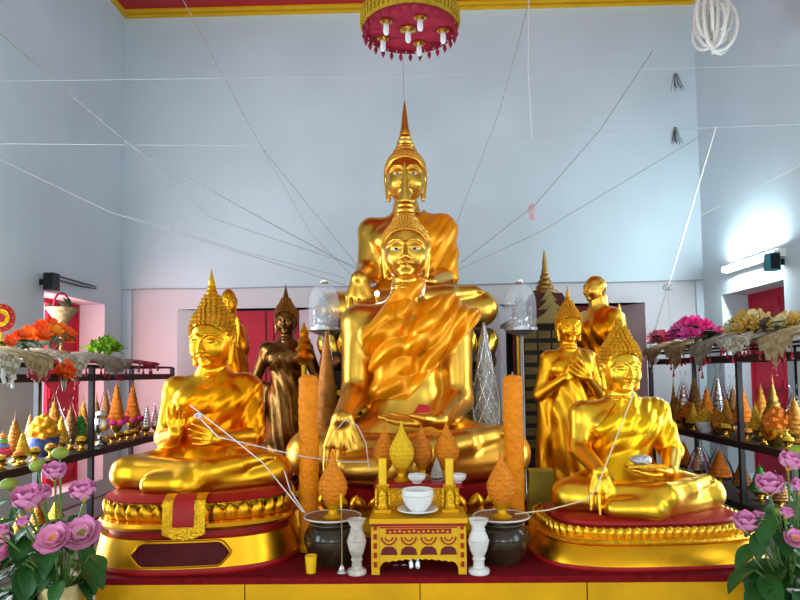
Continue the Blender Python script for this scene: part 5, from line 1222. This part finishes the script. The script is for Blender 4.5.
string('white thread looping from the raised hands to the hanging hand', [(196, 414, 3.40), (218, 437, 3.36), (300, 456, 3.50), (340, 462, 3.75), (368, 462, 3.80)], .003, THREAD)
string('white thread dropping beside the seated knee to the candle', [(284, 470, 3.50), (290, 490, 3.46), (305, 513, 3.42)], .003, THREAD)
string('white thread looped on the hanging hand of the satin draped Buddha', [(338, 428, 3.90), (345, 420, 3.90), (357, 425, 3.90), (366, 443, 3.84), (369, 468, 3.80)], .003, THREAD)
string('white thread from the neck of the bright Buddha to its hand and the jar', [(634, 392, 3.58), (596, 490, 3.33), (586, 500, 3.32), (548, 510, 3.36), (515, 514, 3.40)], .0042, mat('cream_thread', (.75, .60, .32), .8))
mb = MB(); q = at(198, 416, 3.38)
for k in range(9): 
    a = k * .7; mb.tube([q + Vector((.014 * math.cos(a + i * .6) * (1 + .3 * math.sin(k)), .012 * math.sin(k + i), .014 * math.sin(a + i * .6))) for i in range(9)], .0032, 4)
tag(mb.build('string_knot', THREAD), 'knot of white thread tied at the raised fingers', 'string')
# hanging bundle of white string near the ceiling, and small pink knot
pb = at(713, 22, 5.0)
t = thing('string_bundle', 'thick looped bundle of white string hanging near the ceiling', 'string', (pb.x, 5.0, pb.z))
for k in range(16):
    a = k * 2.4; rx = .06 + .03 * (k % 3); mb = MB(); h = .17 + .03 * math.sin(k * 1.7); off = (.05 * math.cos(a), .05 * math.sin(a), .06 * math.sin(k * 2.1))
    mb.tube([(off[0] + rx * math.cos(b) * math.cos(a), off[1] + rx * math.cos(b) * math.sin(a), off[2] + h * math.sin(b)) for b in np.linspace(0, 2 * math.pi, 25)], .014, 6); mb.build('string_loop', THREAD, t)
MB().tube([(0, 0, .1), (0, 0, ZC - pb.z)], .008, 6).build('hanging_cord', THREAD, t)
pk = at(532, 212, 6.0); t = thing('pink_thread_knot', 'small pink thread knot dangling from a curved thread', 'string', pk)
PKT = mat('pink_thread', (.70, .38, .42), .8)
for k in range(4): MB().tube([(.022 * math.sin(b * 2 + k), .015 * math.cos(b + k), .07 * math.cos(b)) for b in np.linspace(0, 3.1, 14)], .007, 5).build('strand', PKT, t)
tie = at(668, 287, 6.6); t = thing('string_tie', 'small grey knot where threads meet above the shelf', 'string', tie)
for k in range(3): MB().tube([(.05 * math.sin(b) * math.cos(k), .02 * math.sin(b * 2), .03 * math.cos(b + k)) for b in np.linspace(0, 6.2, 18)], .006, 5).build('loop', THREAD_OLD, t)
# old cobweb tufts in the corner of the walls
WEB = mat('cobweb', (.10, .11, .11), .9)
for px, py, Y, lab in ((676, 84, 6.985, 'grey cobweb tuft on the back wall above the lower one'), (676, 138, 6.985, 'thick grey cobweb tuft hanging on the back wall near the thread end'), (109, 55, 6.9, 'faint cobweb in the corner below the yellow ceiling edge')):
    c = at(px, py, Y); mb = MB(); g = np.random.default_rng(px + py)
    for k in range(14): 
        a = g.uniform(-.05, .05); mb.tube([c + Vector((a * .3, 0, .12)), c + Vector((a, -.004, g.uniform(-.02, .05))), c + Vector((a * 1.6 + .02, -.004, g.uniform(-.09, -.02)))], .0022, 4)
    tag(mb.build('cobweb', WEB), lab, 'cobweb')
